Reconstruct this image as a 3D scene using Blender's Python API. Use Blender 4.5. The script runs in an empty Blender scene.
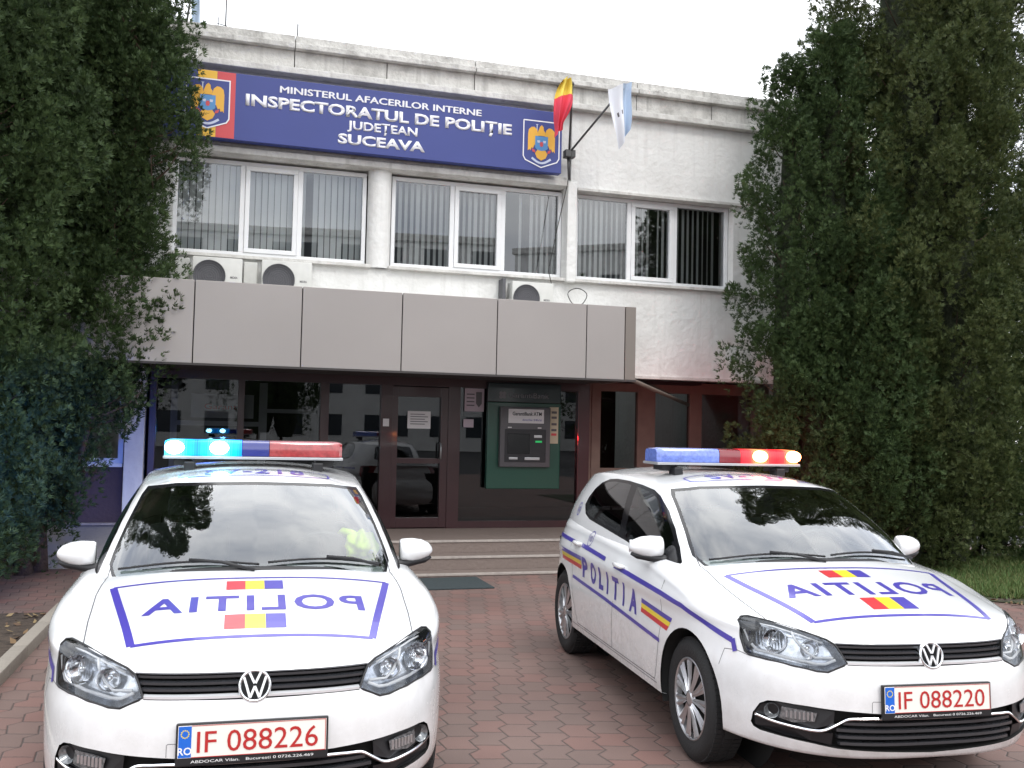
# ---------- car body surface (metres; a forward from the front axle, b sideways, z up) ----------
import bpy, bmesh, math, random
import numpy as np
from mathutils import Vector, Matrix
from mathutils.bvhtree import BVHTree

def pchip(xs, ys):
    xs = np.array(xs, float); ys = np.array(ys, float)
    if xs[0] > xs[-1]: xs = xs[::-1]; ys = ys[::-1]
    h = np.diff(xs); d = np.diff(ys) / h
    m = np.zeros_like(ys)
    for i in range(1, len(xs) - 1):
        if d[i-1] * d[i] > 0:
            w1 = 2*h[i] + h[i-1]; w2 = h[i] + 2*h[i-1]
            m[i] = (w1 + w2) / (w1/d[i-1] + w2/d[i])
    m[0] = d[0]; m[-1] = d[-1]
    def f(x):
        x = np.clip(x, xs[0], xs[-1])
        i = np.clip(np.searchsorted(xs, x) - 1, 0, len(h) - 1)
        t = (x - xs[i]) / h[i]
        return (ys[i]*(1+2*t)*(1-t)**2 + m[i]*h[i]*t*(1-t)**2 + ys[i+1]*t*t*(3-2*t) + m[i+1]*h[i]*t*t*(t-1))
    return f

def catmull(pts, n):
    pts = np.array(pts, float)
    p = np.vstack([2*pts[0]-pts[1], pts, 2*pts[-1]-pts[-2]])
    out = []
    for i in range(len(pts)-1):
        a, b, c, d = p[i:i+4]
        for k in range(n):
            t = k/n
            out.append(.5*((2*b)+(-a+c)*t+(2*a-5*b+4*c-d)*t*t+(-a+3*b-3*c+d)*t**3))
    out.append(pts[-1])
    return np.array(out)

Hc = pchip([.90,.84,.78,.70,.55,.35,.10,-.10,-.3,-.8,-2.5,-3.0,-3.2],[.70,.74,.775,.812,.86,.905,.952,.986,1.005,1.04,1.06,1.04,.98])
CW = pchip([.9,.25,-.10,-.5,-1.0,-2.2,-3.1],[.20,.195,.165,.165,.175,.16,.16])
def H(a, b): return Hc(a) - CW(a)*abs(b)**2.4
FI = pchip([.10,.15,.19,.25,.32,.40,.50,.57,.63,.70,.76,.82],[.20,.13,.085,.045,.012,.0,.0,.006,.022,.050,.085,.13])
SI = pchip([.10,.17,.22,.30,.42,.55,.66,.72,.755,.785,.82,.88,.95],[.09,.05,.022,.010,.006,.004,.012,.012,.004,.0,.010,.035,.065])
RI = pchip([.10,.18,.25,.35,.50,.60,.70,.80,.90,1.0],[.16,.08,.03,.0,.0,.02,.06,.07,.09,.12])

def plan():
    """half outline, front centre to rear centre, with outward normals"""
    pts = []
    B = .850
    a0, A, n = -.30, 1.187, 2.95
    for k in range(40):
        th = math.pi/2*k/40
        c, s = math.cos(th), math.sin(th)
        pts.append((a0 + A*c**(2/n), B*s**(2/n)))
    for k in range(24): pts.append((a0 - (1.9)*k/24, B - .004*k/24))
    a1, A1, n1 = -2.2, .90, 2.7
    for k in range(0, 33):
        th = math.pi/2*k/32
        pts.append((a1 - A1*max(math.sin(th),0)**(2/n1), (B-.004)*max(math.cos(th),0)**(2/n1)))
    pts = np.array(pts)
    # resample evenly
    d = np.r_[0, np.cumsum(np.hypot(*np.diff(pts, axis=0).T))]
    m = 190
    s = np.linspace(0, d[-1], m)
    q = np.c_[np.interp(s, d, pts[:,0]), np.interp(s, d, pts[:,1])]
    # smooth a little
    for _ in range(3):
        q[1:-1] = (q[:-2] + 2*q[1:-1] + q[2:])/4
    t = np.gradient(q, axis=0); t /= np.linalg.norm(t, axis=1)[:,None]
    nrm = np.c_[-t[:,1], t[:,0]]
    nrm = np.where((nrm*[[1,1]])[:, :] * 1 == nrm, nrm, nrm)
    # outward: positive b on the side
    sgn = np.sign(nrm[:,0]*(q[:,0]+1.1) + nrm[:,1]*q[:,1]); nrm *= sgn[:,None]
    nrm[0] = (1,0); nrm[-1] = (-1,0)
    return q, nrm

def lower_shell():
    q, nr = plan()
    rows = []
    NZ, NE, NT = 34, 8, 26
    for p, n in zip(q, nr):
        wf = max(0, n[0])**1.1 if p[0] > -1 else 0
        wr = max(0, -n[0])**1.1 if p[0] < -1 else 0
        ws = 1 - wf - wr
        inset = lambda z: wf*FI(z) + ws*SI(z) + wr*RI(z)
        zl = .243*wf + .262*ws + .22*wr
        e = .030*wf + .045*ws + .05*wr; r = .045*wf + .065*ws + .07*wr
        # top of wall
        ze = .8
        for _ in range(8):
            pe = p - n*inset(ze)
            ze = float(H(pe[0], pe[1])) - e
        col = []
        # bottom return lip
        pl = p - n*(inset(zl)+.03); col.append((pl[0], pl[1], zl-.006))
        for k in range(NZ):
            z = zl + (ze-zl)*k/(NZ-1); pp = p - n*inset(z)
            col.append((pp[0], pp[1], z))
        pe = p - n*inset(ze)
        for k in range(1, NE+1):
            ang = math.pi/2*k/NE
            d = r*(1-math.cos(ang)); pp = pe - n*d
            dr = e*(1-math.sin(ang))
            col.append((pp[0], pp[1], float(H(pp[0], pp[1]))-dr))
        pr = pe - n*r
        S = np.array([min(max(pr[0], -2.5), .30), 0.])
        if p[0] > .30 or p[0] < -2.5:
            pass
        for k in range(1, NT+1):
            t = k/NT
            pp = pr*(1-t) + S*t
            col.append((pp[0], pp[1], float(H(pp[0], pp[1]))))
        rows.append(col)
    return np.array(rows)

GB = [(-.11,0,.99),(-.125,.22,.99),(-.17,.44,.985),(-.245,.60,.972),(-.37,.700,.945),(-.65,.748,.925),(-1.2,.772,.915),(-1.9,.770,.93),(-2.45,.735,.95),(-2.8,.63,.97),(-2.97,.36,.98),(-3.02,0,.98)]
GR = [(-.800,0,1.352),(-.812,.22,1.348),(-.85,.42,1.335),(-.90,.525,1.316),(-.99,.572,1.316),(-1.25,.590,1.335),(-1.6,.598,1.35),(-2.1,.590,1.35),(-2.45,.560,1.33),(-2.68,.48,1.31),(-2.80,.27,1.315),(-2.83,0,1.32)]
Rc = pchip([-.78,-.9,-1.1,-1.5,-2.0,-2.5,-2.85],[1.352,1.372,1.393,1.412,1.410,1.378,1.328])
def upper_shell():
    B_ = catmull(GB, 14); R_ = catmull(GR, 14)
    rows = []
    NW, NR = 22, 22
    for i, (b0, r0) in enumerate(zip(B_, R_)):
        tan = B_[min(i+1, len(B_)-1)] - B_[max(i-1, 0)]
        n = np.array([tan[1]*1.0, -tan[0], 0]); n /= np.linalg.norm(n)+1e-9
        if n[0]*(b0[0]+1.4) + n[1]*b0[1] < 0: n = -n
        if i == 0: n = np.array([1,0,0.])
        if i == len(B_)-1: n = np.array([-1,0,0.])
        col = []
        base = b0 + (b0-r0)*.14
        for k in range(NW+1):
            t = -.0 + k/NW
            p = base*(1-t) + r0*t
            bul = .022*math.sin(math.pi*min(max(t,0),1))
            col.append(p + n*bul + np.array([0,0,bul*.6]))
        # rounded edge then roof
        S = np.array([min(max(r0[0], -2.55), -1.15), 0, 0])
        S[2] = float(Rc(S[0]))
        pe = np.array(col[-1])
        for k in range(1, NR+1):
            t = k/NR
            p = pe*(1-t) + S*t
            # start direction continues the wall, ends flat
            z = pe[2] + (S[2]-pe[2])*(1-(1-t)**2.3)
            col.append(np.array([p[0], p[1], z]))
        rows.append(col)
    return np.array(rows)

def grid_bm(rows):
    bm = bmesh.new()
    V = [[bm.verts.new(Vector(p)) for p in col] for col in rows]
    for i in range(len(V)-1):
        for j in range(len(V[0])-1):
            try: bm.faces.new((V[i][j], V[i+1][j], V[i+1][j+1], V[i][j+1]))
            except ValueError: pass
    bmesh.ops.remove_doubles(bm, verts=bm.verts, dist=1e-5)
    bmesh.ops.recalc_face_normals(bm, faces=bm.faces)
    return bm

random.seed(7)
SC = bpy.context.scene
COL = SC.collection

# ---------------------------------------------------------------- helpers
def link(o):
    COL.objects.link(o); return o

def empty(name, loc=(0,0,0), rz=0.0):
    o = bpy.data.objects.new(name, None); link(o)
    o.location = loc; o.rotation_euler = (0,0,rz); o.empty_display_size = .2
    return o

def tag(o, label=None, cat=None, group=None, kind=None):
    if label: o['label'] = label
    if cat: o['category'] = cat
    if group: o['group'] = group
    if kind: o['kind'] = kind
    return o

def obj(name, bm, mats, parent=None, smooth=False, angle=None):
    me = bpy.data.meshes.new(name)
    bm.to_mesh(me); bm.free()
    for m in (mats if isinstance(mats, (list, tuple)) else [mats]): me.materials.append(m)
    o = bpy.data.objects.new(name, me); link(o)
    if smooth or angle is not None:
        me.polygons.foreach_set('use_smooth', [True]*len(me.polygons))
        if angle is not None: me.set_sharp_from_angle(angle=math.radians(angle))
    if parent is not None: o.parent = parent
    return o

def box(bm, x0, x1, y0, y1, z0, z1, bevel=0, M=None, mat=0):
    g = bmesh.ops.create_cube(bm, size=1)
    vs = g['verts']
    for v in vs:
        v.co = Vector(((x0+x1)/2 + v.co.x*(x1-x0), (y0+y1)/2 + v.co.y*(y1-y0), (z0+z1)/2 + v.co.z*(z1-z0)))
    fs = list({f for v in vs for f in v.link_faces})
    if bevel > 0:
        r = bmesh.ops.bevel(bm, geom=list({e for f in fs for e in f.edges}), offset=bevel, segments=2, profile=.6, affect='EDGES')
        fs = r['faces'] + [f for f in fs if f.is_valid]
        fs = list(set(fs))
        vs = list({v for f in fs for v in f.verts})
    for f in fs: f.material_index = mat
    if M is not None:
        for v in vs: v.co = M @ v.co
    return fs

def tube(bm, pts, r, n=8, caps=True, mat=0):
    """sweep a circle along pts; r a number or a list"""
    pts = [Vector(p) for p in pts]
    rs = r if isinstance(r, (list, tuple)) else [r]*len(pts)
    rings = []
    up = Vector((0,0,1))
    for i, p in enumerate(pts):
        t = (pts[min(i+1, len(pts)-1)] - pts[max(i-1, 0)]).normalized()
        a = t.cross(up if abs(t.z) < .95 else Vector((1,0,0))).normalized(); b = t.cross(a).normalized()
        rings.append([bm.verts.new(p + (a*math.cos(2*math.pi*k/n) + b*math.sin(2*math.pi*k/n))*rs[i]) for k in range(n)])
    for i in range(len(rings)-1):
        for k in range(n):
            f = bm.faces.new((rings[i][k], rings[i][(k+1)%n], rings[i+1][(k+1)%n], rings[i+1][k])); f.material_index = mat; f.smooth = True
    if caps:
        for rg in (rings[0][::-1], rings[-1]):
            f = bm.faces.new(rg); f.material_index = mat

def lathe(bm, prof, n=48, axis='Y', mat=0, M=None):
    """prof: list of (axial, radius)"""
    rings = []
    for h, r in prof:
        ring = []
        for k in range(n):
            a = 2*math.pi*k/n
            if axis == 'Y': c = Vector((r*math.cos(a), h, r*math.sin(a)))
            elif axis == 'X': c = Vector((h, r*math.cos(a), r*math.sin(a)))
            else: c = Vector((r*math.cos(a), r*math.sin(a), h))
            if M is not None: c = M @ c
            ring.append(bm.verts.new(c))
        rings.append(ring)
    out = []
    for i in range(len(rings)-1):
        for k in range(n):
            f = bm.faces.new((rings[i][k], rings[i][(k+1)%n], rings[i+1][(k+1)%n], rings[i+1][k])); f.material_index = mat; out.append(f)
    return rings, out

def prism(bm, poly, to3, d0, d1, mat=0):
    """poly: 2D list; to3(u,v,d) -> Vector; a closed slab between depths d0 and d1"""
    A = [bm.verts.new(to3(u, v, d0)) for u, v in poly]; B = [bm.verts.new(to3(u, v, d1)) for u, v in poly]
    n = len(poly); fs = [bm.faces.new(A[::-1]), bm.faces.new(B)]
    for i in range(n): fs.append(bm.faces.new((A[i], A[(i+1)%n], B[(i+1)%n], B[i])))
    for f in fs: f.material_index = mat
    return fs

def in_poly(x, y, P):
    c = False; j = len(P)-1
    for i in range(len(P)):
        xi, yi = P[i]; xj, yj = P[j]
        if (yi > y) != (yj > y) and x < (xj-xi)*(y-yi)/(yj-yi+1e-12)+xi: c = not c
        j = i
    return c

def inset_poly(P, d):
    n = len(P)
    area = sum(P[i][0]*P[(i+1)%n][1]-P[(i+1)%n][0]*P[i][1] for i in range(n))
    s = 1 if area > 0 else -1
    out = []
    for i in range(n):
        a, b, c = np.array(P[i-1]), np.array(P[i]), np.array(P[(i+1)%n])
        e1 = b-a; e2 = c-b
        e1 = e1/(np.linalg.norm(e1)+1e-9); e2 = e2/(np.linalg.norm(e2)+1e-9)
        n1 = np.array([-e1[1], e1[0]])*s; n2 = np.array([-e2[1], e2[0]])*s
        m = n1+n2; L = np.linalg.norm(m)
        m = m/(L+1e-9); k = d/max(.45, float(m@n1))
        out.append(tuple(b+m*k))
    return out

def text_bm(s, height, bold=0.0, cell=None, width=None, res=3, spacing=1.0):
    """flat text as triangles in the XY plane, baseline y=0, starting x=0, scaled to cap height"""
    cu = bpy.data.curves.new('lettering_curve', 'FONT'); cu.body = s; cu.size = 1; cu.offset = bold; cu.resolution_u = res
    cu.space_character = spacing
    o = bpy.data.objects.new('lettering_curve', cu); link(o)
    bpy.context.view_layer.update()
    me = o.evaluated_get(bpy.context.evaluated_depsgraph_get()).to_mesh()
    bm = bmesh.new(); bm.from_mesh(me)
    o.evaluated_get(bpy.context.evaluated_depsgraph_get()).to_mesh_clear()
    bpy.data.objects.remove(o); bpy.data.curves.remove(cu)
    bmesh.ops.remove_doubles(bm, verts=bm.verts, dist=1e-5)
    ys = [v.co.y for v in bm.verts]; xs = [v.co.x for v in bm.verts]
    k = height/.73
    x0 = min(xs); w = (max(xs)-x0)
    kx = k if width is None else width/w
    for v in bm.verts: v.co = Vector(((v.co.x-x0)*kx, v.co.y*k, 0))
    return bm, w*kx

def poly_bm(P):
    bm = bmesh.new()
    f = bm.faces.new([bm.verts.new((x, y, 0)) for x, y in P])
    bmesh.ops.triangulate(bm, faces=[f])
    return bm

def dice(bm, step):
    for ax in (0, 1):
        lo = min(v.co[ax] for v in bm.verts); hi = max(v.co[ax] for v in bm.verts)
        n = Vector((1,0,0)) if ax == 0 else Vector((0,1,0))
        c = lo+step
        while c < hi:
            bmesh.ops.bisect_plane(bm, geom=bm.verts[:]+bm.edges[:]+bm.faces[:], plane_co=n*c, plane_no=n); c += step

def strip_poly(pts, w, close=False):
    """polyline with width -> one polygon"""
    pts = [np.array(p, float) for p in pts]; n = len(pts); L, R = [], []
    for i, p in enumerate(pts):
        a = pts[max(i-1, 0)]; b = pts[min(i+1, n-1)]
        if 0 < i < n-1:
            d1 = (p-a)/np.linalg.norm(p-a); d2 = (b-p)/np.linalg.norm(b-p)
            n1 = np.array([-d1[1], d1[0]]); n2 = np.array([-d2[1], d2[0]]); m = n1+n2; m /= np.linalg.norm(m); k = w/2/max(.4, float(m@n1))
        else:
            d = (b-a)/np.linalg.norm(b-a); m = np.array([-d[1], d[0]]); k = w/2
        L.append(tuple(p+m*k)); R.append(tuple(p-m*k))
    return L, R

def strip_bm(pts, w):
    L, R = strip_poly(pts, w); bm = bmesh.new()
    A = [bm.verts.new((x, y, 0)) for x, y in L]; B = [bm.verts.new((x, y, 0)) for x, y in R]
    for i in range(len(A)-1): bm.faces.new((A[i], A[i+1], B[i+1], B[i]))
    return bm

def merge(dst, src, mat=None):
    me = bpy.data.meshes.new('join'); src.to_mesh(me); src.free()
    n = len(dst.faces); dst.from_mesh(me); bpy.data.meshes.remove(me)
    if mat is not None:
        dst.faces.ensure_lookup_table()
        for f in dst.faces[n:]: f.material_index = mat

# ---------------------------------------------------------------- materials
def mat(name, col, rough=.5, metal=0, spec=.5, coat=0, emit=None, estr=0, var=0, scale=8, bump=0, bscale=40, detail=4, alpha=1):
    m = bpy.data.materials.new(name); m.use_nodes = True
    nt = m.node_tree; N = nt.nodes; Lk = nt.links; b = N['Principled BSDF']
    b.inputs['Base Color'].default_value = (*col, 1); b.inputs['Roughness'].default_value = rough
    b.inputs['Metallic'].default_value = metal; b.inputs['Specular IOR Level'].default_value = spec
    b.inputs['Coat Weight'].default_value = coat; b.inputs['Coat Roughness'].default_value = .05
    if emit: b.inputs['Emission Color'].default_value = (*emit, 1); b.inputs['Emission Strength'].default_value = estr
    tc = None
    if var or bump:
        tc = N.new('ShaderNodeTexCoord')
    if var:
        nz = N.new('ShaderNodeTexNoise'); nz.inputs['Scale'].default_value = scale; nz.inputs['Detail'].default_value = detail
        Lk.new(tc.outputs['Object'], nz.inputs['Vector'])
        rmp = N.new('ShaderNodeMapRange'); rmp.inputs['From Min'].default_value = .3; rmp.inputs['From Max'].default_value = .7
        rmp.inputs['To Min'].default_value = 1-var; rmp.inputs['To Max'].default_value = 1+var
        Lk.new(nz.outputs['Fac'], rmp.inputs['Value'])
        mx = N.new('ShaderNodeVectorMath'); mx.operation = 'SCALE'; mx.inputs[0].default_value = col
        Lk.new(rmp.outputs[0], mx.inputs['Scale']); Lk.new(mx.outputs[0], b.inputs['Base Color'])
    if bump:
        nb = N.new('ShaderNodeTexNoise'); nb.inputs['Scale'].default_value = bscale; nb.inputs['Detail'].default_value = 6
        Lk.new(tc.outputs['Object'], nb.inputs['Vector'])
        bp = N.new('ShaderNodeBump'); bp.inputs['Strength'].default_value = bump; bp.inputs['Distance'].default_value = .02
        Lk.new(nb.outputs['Fac'], bp.inputs['Height']); Lk.new(bp.outputs[0], b.inputs['Normal'])
    return m

def dirty_paint(m):
    N = m.node_tree.nodes; L = m.node_tree.links; b = N['Principled BSDF']
    src = b.inputs['Base Color'].links[0].from_socket
    g = N.new('ShaderNodeTexCoord'); sp = N.new('ShaderNodeSeparateXYZ'); L.new(g.outputs['Object'], sp.inputs[0])
    mr = N.new('ShaderNodeMapRange'); mr.inputs['From Min'].default_value = .75; mr.inputs['From Max'].default_value = .22; mr.inputs['To Max'].default_value = .55; L.new(sp.outputs[2], mr.inputs['Value'])
    nz = N.new('ShaderNodeTexNoise'); nz.inputs['Scale'].default_value = 9; nz.inputs['Detail'].default_value = 8; nz.inputs['Roughness'].default_value = .7; L.new(g.outputs['Object'], nz.inputs['Vector'])
    sk = N.new('ShaderNodeMapRange'); sk.inputs['From Min'].default_value = .35; sk.inputs['From Max'].default_value = .75; L.new(nz.outputs['Fac'], sk.inputs['Value'])
    mu = N.new('ShaderNodeMath'); mu.operation = 'MULTIPLY'; L.new(mr.outputs[0], mu.inputs[0]); L.new(sk.outputs[0], mu.inputs[1])
    ns = N.new('ShaderNodeTexNoise'); ns.inputs['Scale'].default_value = 130; ns.inputs['Detail'].default_value = 2; L.new(g.outputs['Object'], ns.inputs['Vector'])
    s2 = N.new('ShaderNodeMapRange'); s2.inputs['From Min'].default_value = .70; s2.inputs['From Max'].default_value = .76; s2.inputs['To Max'].default_value = .35; L.new(ns.outputs['Fac'], s2.inputs['Value'])
    mxx = N.new('ShaderNodeMath'); mxx.operation = 'MAXIMUM'; L.new(mu.outputs[0], mxx.inputs[0]); L.new(s2.outputs[0], mxx.inputs[1])
    mx = N.new('ShaderNodeMix'); mx.data_type = 'RGBA'; L.new(mxx.outputs[0], mx.inputs['Factor']); L.new(src, mx.inputs[6]); mx.inputs[7].default_value = (.34,.31,.28,1)
    L.new(mx.outputs[2], b.inputs['Base Color'])
    rr = N.new('ShaderNodeMapRange'); rr.inputs['To Min'].default_value = .22; rr.inputs['To Max'].default_value = .6; L.new(mu.outputs[0], rr.inputs['Value']); L.new(rr.outputs[0], b.inputs['Roughness'])

def glass_mat(name, tint, ior=1.5, rough=0.0, boost=1.0):
    m = bpy.data.materials.new(name); m.use_nodes = True
    nt = m.node_tree; N = nt.nodes; Lk = nt.links
    N.remove(N['Principled BSDF']); out = N['Material Output']
    tr = N.new('ShaderNodeBsdfTransparent'); tr.inputs[0].default_value = (*tint, 1)
    gl = N.new('ShaderNodeBsdfGlossy'); gl.inputs['Roughness'].default_value = rough; gl.inputs['Color'].default_value = (.95,.97,1,1)
    fr = N.new('ShaderNodeFresnel'); fr.inputs['IOR'].default_value = ior
    mu = N.new('ShaderNodeMath'); mu.operation = 'MULTIPLY'; mu.inputs[1].default_value = boost; mu.use_clamp = True
    mx = N.new('ShaderNodeMixShader')
    Lk.new(fr.outputs[0], mu.inputs[0]); Lk.new(mu.outputs[0], mx.inputs[0]); Lk.new(tr.outputs[0], mx.inputs[1]); Lk.new(gl.outputs[0], mx.inputs[2])
    Lk.new(mx.outputs[0], out.inputs[0])
    return m

MT = dict(
    paint=mat('white_car_paint', (.80,.81,.82), .32, coat=1.0, var=.02, scale=1.5),
    trim=mat('black_plastic', (.012,.012,.014), .45),
    gloss_black=mat('gloss_black', (.01,.01,.012), .12),
    dark=mat('dark_liner', (.01,.01,.01), .9),
    chrome=mat('chrome', (.85,.86,.88), .12, metal=1),
    silver=mat('silver_metal', (.55,.56,.58), .3, metal=.9),
    rim=mat('rim_silver', (.62,.63,.65), .28, metal=.85),
    tyre=mat('tyre_rubber', (.018,.018,.019), .8, bump=.25, bscale=90),
    livery=mat('livery_violet_blue', (.060,.045,.34), .35, coat=.6),
    lred=mat('livery_red', (.55,.03,.04), .35, coat=.6),
    lyel=mat('livery_yellow', (.80,.62,.03), .35, coat=.6),
    plate=mat('plate_white', (.82,.80,.74), .4),
    pred=mat('plate_red', (.45,.02,.02), .4),
    pblue=mat('plate_blue', (.01,.13,.60), .4),
    white=mat('lettering_white', (.8,.8,.8), .5),
    gap=mat('panel_gap', (.10,.10,.11), .9),
    seat=mat('seat_fabric', (.055,.057,.062), .9, var=.2, scale=30),
    dash=mat('dashboard_plastic', (.028,.028,.031), .7, bump=.2, bscale=300),
    liner=mat('headliner', (.45,.45,.44), .9),
    ws=glass_mat('windshield_glass', (.72,.80,.78), 1.52, boost=2.6),
    tint=glass_mat('side_glass', (.38,.42,.42), 1.52, boost=1.7),
    lens=glass_mat('headlight_glass', (.96,.97,.98), 1.5),
    hivis=mat('hi_vis_yellow', (.80,1.0,.04), .7, emit=None),
    reflect=mat('reflective_band', (.6,.6,.6), .35),
    lampblue_off=mat('blue_lens', (.15,.22,.62), .18, coat=1, var=.25, scale=40),
    lampred_off=mat('red_lens', (.33,.045,.05), .18, coat=1, var=.25, scale=40),
    lampblue_dark=mat('dark_blue_lens', (.02,.03,.20), .15, coat=1),
    lampred_dark=mat('dark_red_lens', (.20,.01,.02), .15, coat=1),
)
dirty_paint(MT['paint'])
def lamp_mat(name, col, strength):
    m = bpy.data.materials.new(name); m.use_nodes = True
    b = m.node_tree.nodes['Principled BSDF']; b.inputs['Base Color'].default_value = (*col, 1)
    b.inputs['Emission Color'].default_value = (*col, 1); b.inputs['Emission Strength'].default_value = strength
    return m
MT['lit_blue'] = lamp_mat('lit_blue_lamp', (.35,.85,1.0), 40)
MT['lit_red'] = lamp_mat('lit_red_lamp', (1.0,.30,.10), 26)
def lens_mat(name, ys, stops):
    """coloured diffusing lens lit from inside by two lamps at y = ys"""
    m = bpy.data.materials.new(name); m.use_nodes = True; N = m.node_tree.nodes; L = m.node_tree.links; b = N['Principled BSDF']
    tc = N.new('ShaderNodeTexCoord'); sp = N.new('ShaderNodeSeparateXYZ'); L.new(tc.outputs['Object'], sp.inputs[0])
    ds = []
    for y in ys:
        a = N.new('ShaderNodeMath'); a.operation = 'SUBTRACT'; L.new(sp.outputs[1], a.inputs[0]); a.inputs[1].default_value = y
        c = N.new('ShaderNodeMath'); c.operation = 'ABSOLUTE'; L.new(a.outputs[0], c.inputs[0]); ds.append(c)
    mn = N.new('ShaderNodeMath'); mn.operation = 'MINIMUM'; L.new(ds[0].outputs[0], mn.inputs[0]); L.new(ds[1].outputs[0], mn.inputs[1])
    wv = N.new('ShaderNodeTexWave'); wv.bands_direction = 'Y'; wv.inputs['Scale'].default_value = 24; L.new(tc.outputs['Object'], wv.inputs['Vector'])
    w2 = N.new('ShaderNodeMath'); w2.operation = 'MULTIPLY_ADD'; w2.inputs[1].default_value = .018; L.new(wv.outputs['Fac'], w2.inputs[0]); L.new(mn.outputs[0], w2.inputs[2])
    mr = N.new('ShaderNodeMapRange'); mr.inputs['From Min'].default_value = .03; mr.inputs['From Max'].default_value = .15; L.new(w2.outputs[0], mr.inputs['Value'])
    cr = N.new('ShaderNodeValToRGB'); e = cr.color_ramp.elements
    e[0].position = 0; e[0].color = (*stops[0], 1); e[1].position = 1; e[1].color = (*stops[2], 1); q = e.new(.4); q.color = (*stops[1], 1)
    L.new(mr.outputs[0], cr.inputs[0]); L.new(cr.outputs[0], b.inputs['Emission Color']); b.inputs['Emission Strength'].default_value = 2.0
    b.inputs['Base Color'].default_value = (*stops[2], 1); b.inputs['Roughness'].default_value = .2
    return m
MT['lit_blue_lens'] = lens_mat('lit_blue_lens', (-.445,-.200), ((.2,.95,1.0), (.0,.55,1.0), (.0,.10,.75)))
MT['lit_red_lens'] = lens_mat('lit_red_lens', (.215,.455), ((1.0,.35,.12), (1.0,.04,.04), (.60,.01,.02)))

# ================================================================= the police car
def classify(bm, poly, axes, sel):
    return [f for f in bm.faces if sel(f.calc_center_median()) and in_poly(f.calc_center_median()[axes[0]], f.calc_center_median()[axes[1]], poly)]

def cut(bm, poly, axes, sel, closed=True):
    i, j = axes; k = 3-i-j
    n = len(poly)
    for q in range(n if closed else n-1):
        p0 = poly[q]; p1 = poly[(q+1)%n]
        lo0, hi0 = min(p0[0], p1[0])-1e-4, max(p0[0], p1[0])+1e-4
        lo1, hi1 = min(p0[1], p1[1])-1e-4, max(p0[1], p1[1])+1e-4
        fs = []
        for f in bm.faces:
            xs = [v.co[i] for v in f.verts]; ys = [v.co[j] for v in f.verts]
            if max(xs) < lo0 or min(xs) > hi0 or max(ys) < lo1 or min(ys) > hi1: continue
            if sel(f.calc_center_median()): fs.append(f)
        if not fs: continue
        co = Vector((0,0,0)); co[i] = p0[0]; co[j] = p0[1]
        nn = Vector((0,0,0)); nn[i] = p1[1]-p0[1]; nn[j] = -(p1[0]-p0[0])
        if nn.length < 1e-7: continue
        geom = list({v for f in fs for v in f.verts}) + list({e for f in fs for e in f.edges}) + fs
        bmesh.ops.bisect_plane(bm, geom=geom, plane_co=co, plane_no=nn.normalized(), dist=1e-5)

def take(bm, faces):
    """move faces out of bm into a new bmesh"""
    tagset = set(faces)
    nb = bmesh.new(); vm = {}
    for f in faces:
        vs = []
        for v in f.verts:
            if v not in vm: vm[v] = nb.verts.new(v.co)
            vs.append(vm[v])
        nb.faces.new(vs)
    bmesh.ops.delete(bm, geom=list(tagset), context='FACES')
    return nb

def copybm(bm): return bm.copy()

def mirrored(bm):
    """both halves in one mesh"""
    g = bmesh.ops.duplicate(bm, geom=bm.verts[:]+bm.edges[:]+bm.faces[:])
    for v in g['geom']:
        if isinstance(v, bmesh.types.BMVert): v.co.y *= -1
    bmesh.ops.reverse_faces(bm, faces=[x for x in g['geom'] if isinstance(x, bmesh.types.BMFace)])
    bmesh.ops.remove_doubles(bm, verts=[v for v in bm.verts if abs(v.co.y) < 1e-4], dist=2e-4)
    return bm

def flipped(bm):
    b = bm.copy()
    for v in b.verts: v.co.y *= -1
    bmesh.ops.reverse_faces(b, faces=b.faces[:])
    return b

def recess(bm, vec, shrink=0.0):
    """walls and floor pushed in from an open patch (keeps no outer skin)"""
    old = bm.faces[:]
    r = bmesh.ops.extrude_face_region(bm, geom=old)
    bmesh.ops.delete(bm, geom=[f for f in old if f.is_valid], context='FACES_ONLY')
    vs = [g for g in r['geom'] if isinstance(g, bmesh.types.BMVert)]
    c = sum((v.co for v in vs), Vector())/len(vs)
    for v in vs: v.co = v.co + vec + (c-v.co)*shrink
    return bm

rowsL = lower_shell(); rowsU = upper_shell()
def full_bvh(rows):
    b = mirrored(grid_bm(rows)); t = BVHTree.FromBMesh(b); b.free(); return t
BV_L = full_bvh(rowsL); BV_U = full_bvh(rowsU)
def front_a(b, z, bv=None):
    h = (bv or BV_L).ray_cast(Vector((3, b, z)), Vector((-1,0,0)))
    return h[0].x if h[0] else .85

def project(bm, axis, bvs, off=.0015, ext=3.0, side=1):
    """bm flat in XY -> laid on the car. axis 'side': (x->a, y->z), side=+-1; 'top': (x->a, y->b); 'front': (x->b, y->z)"""
    dead = []
    for v in bm.verts:
        x, y = v.co.x, v.co.y
        if axis == 'side': o = Vector((x, side*ext, y)); d = Vector((0, -side, 0))
        elif axis == 'top': o = Vector((x, y, ext)); d = Vector((0, 0, -1))
        else: o = Vector((ext, x, y)); d = Vector((-1, 0, 0))
        best = None
        for bv in bvs:
            h = bv.ray_cast(o, d)
            if h[0] is not None and (best is None or h[3] < best[3]): best = h
        if best is None: dead.append(v); continue
        n = best[1]
        if n.dot(d) > 0: n = -n
        v.co = best[0] + n*off
    if dead: bmesh.ops.delete(bm, geom=dead, context='VERTS')
    return bm

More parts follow.
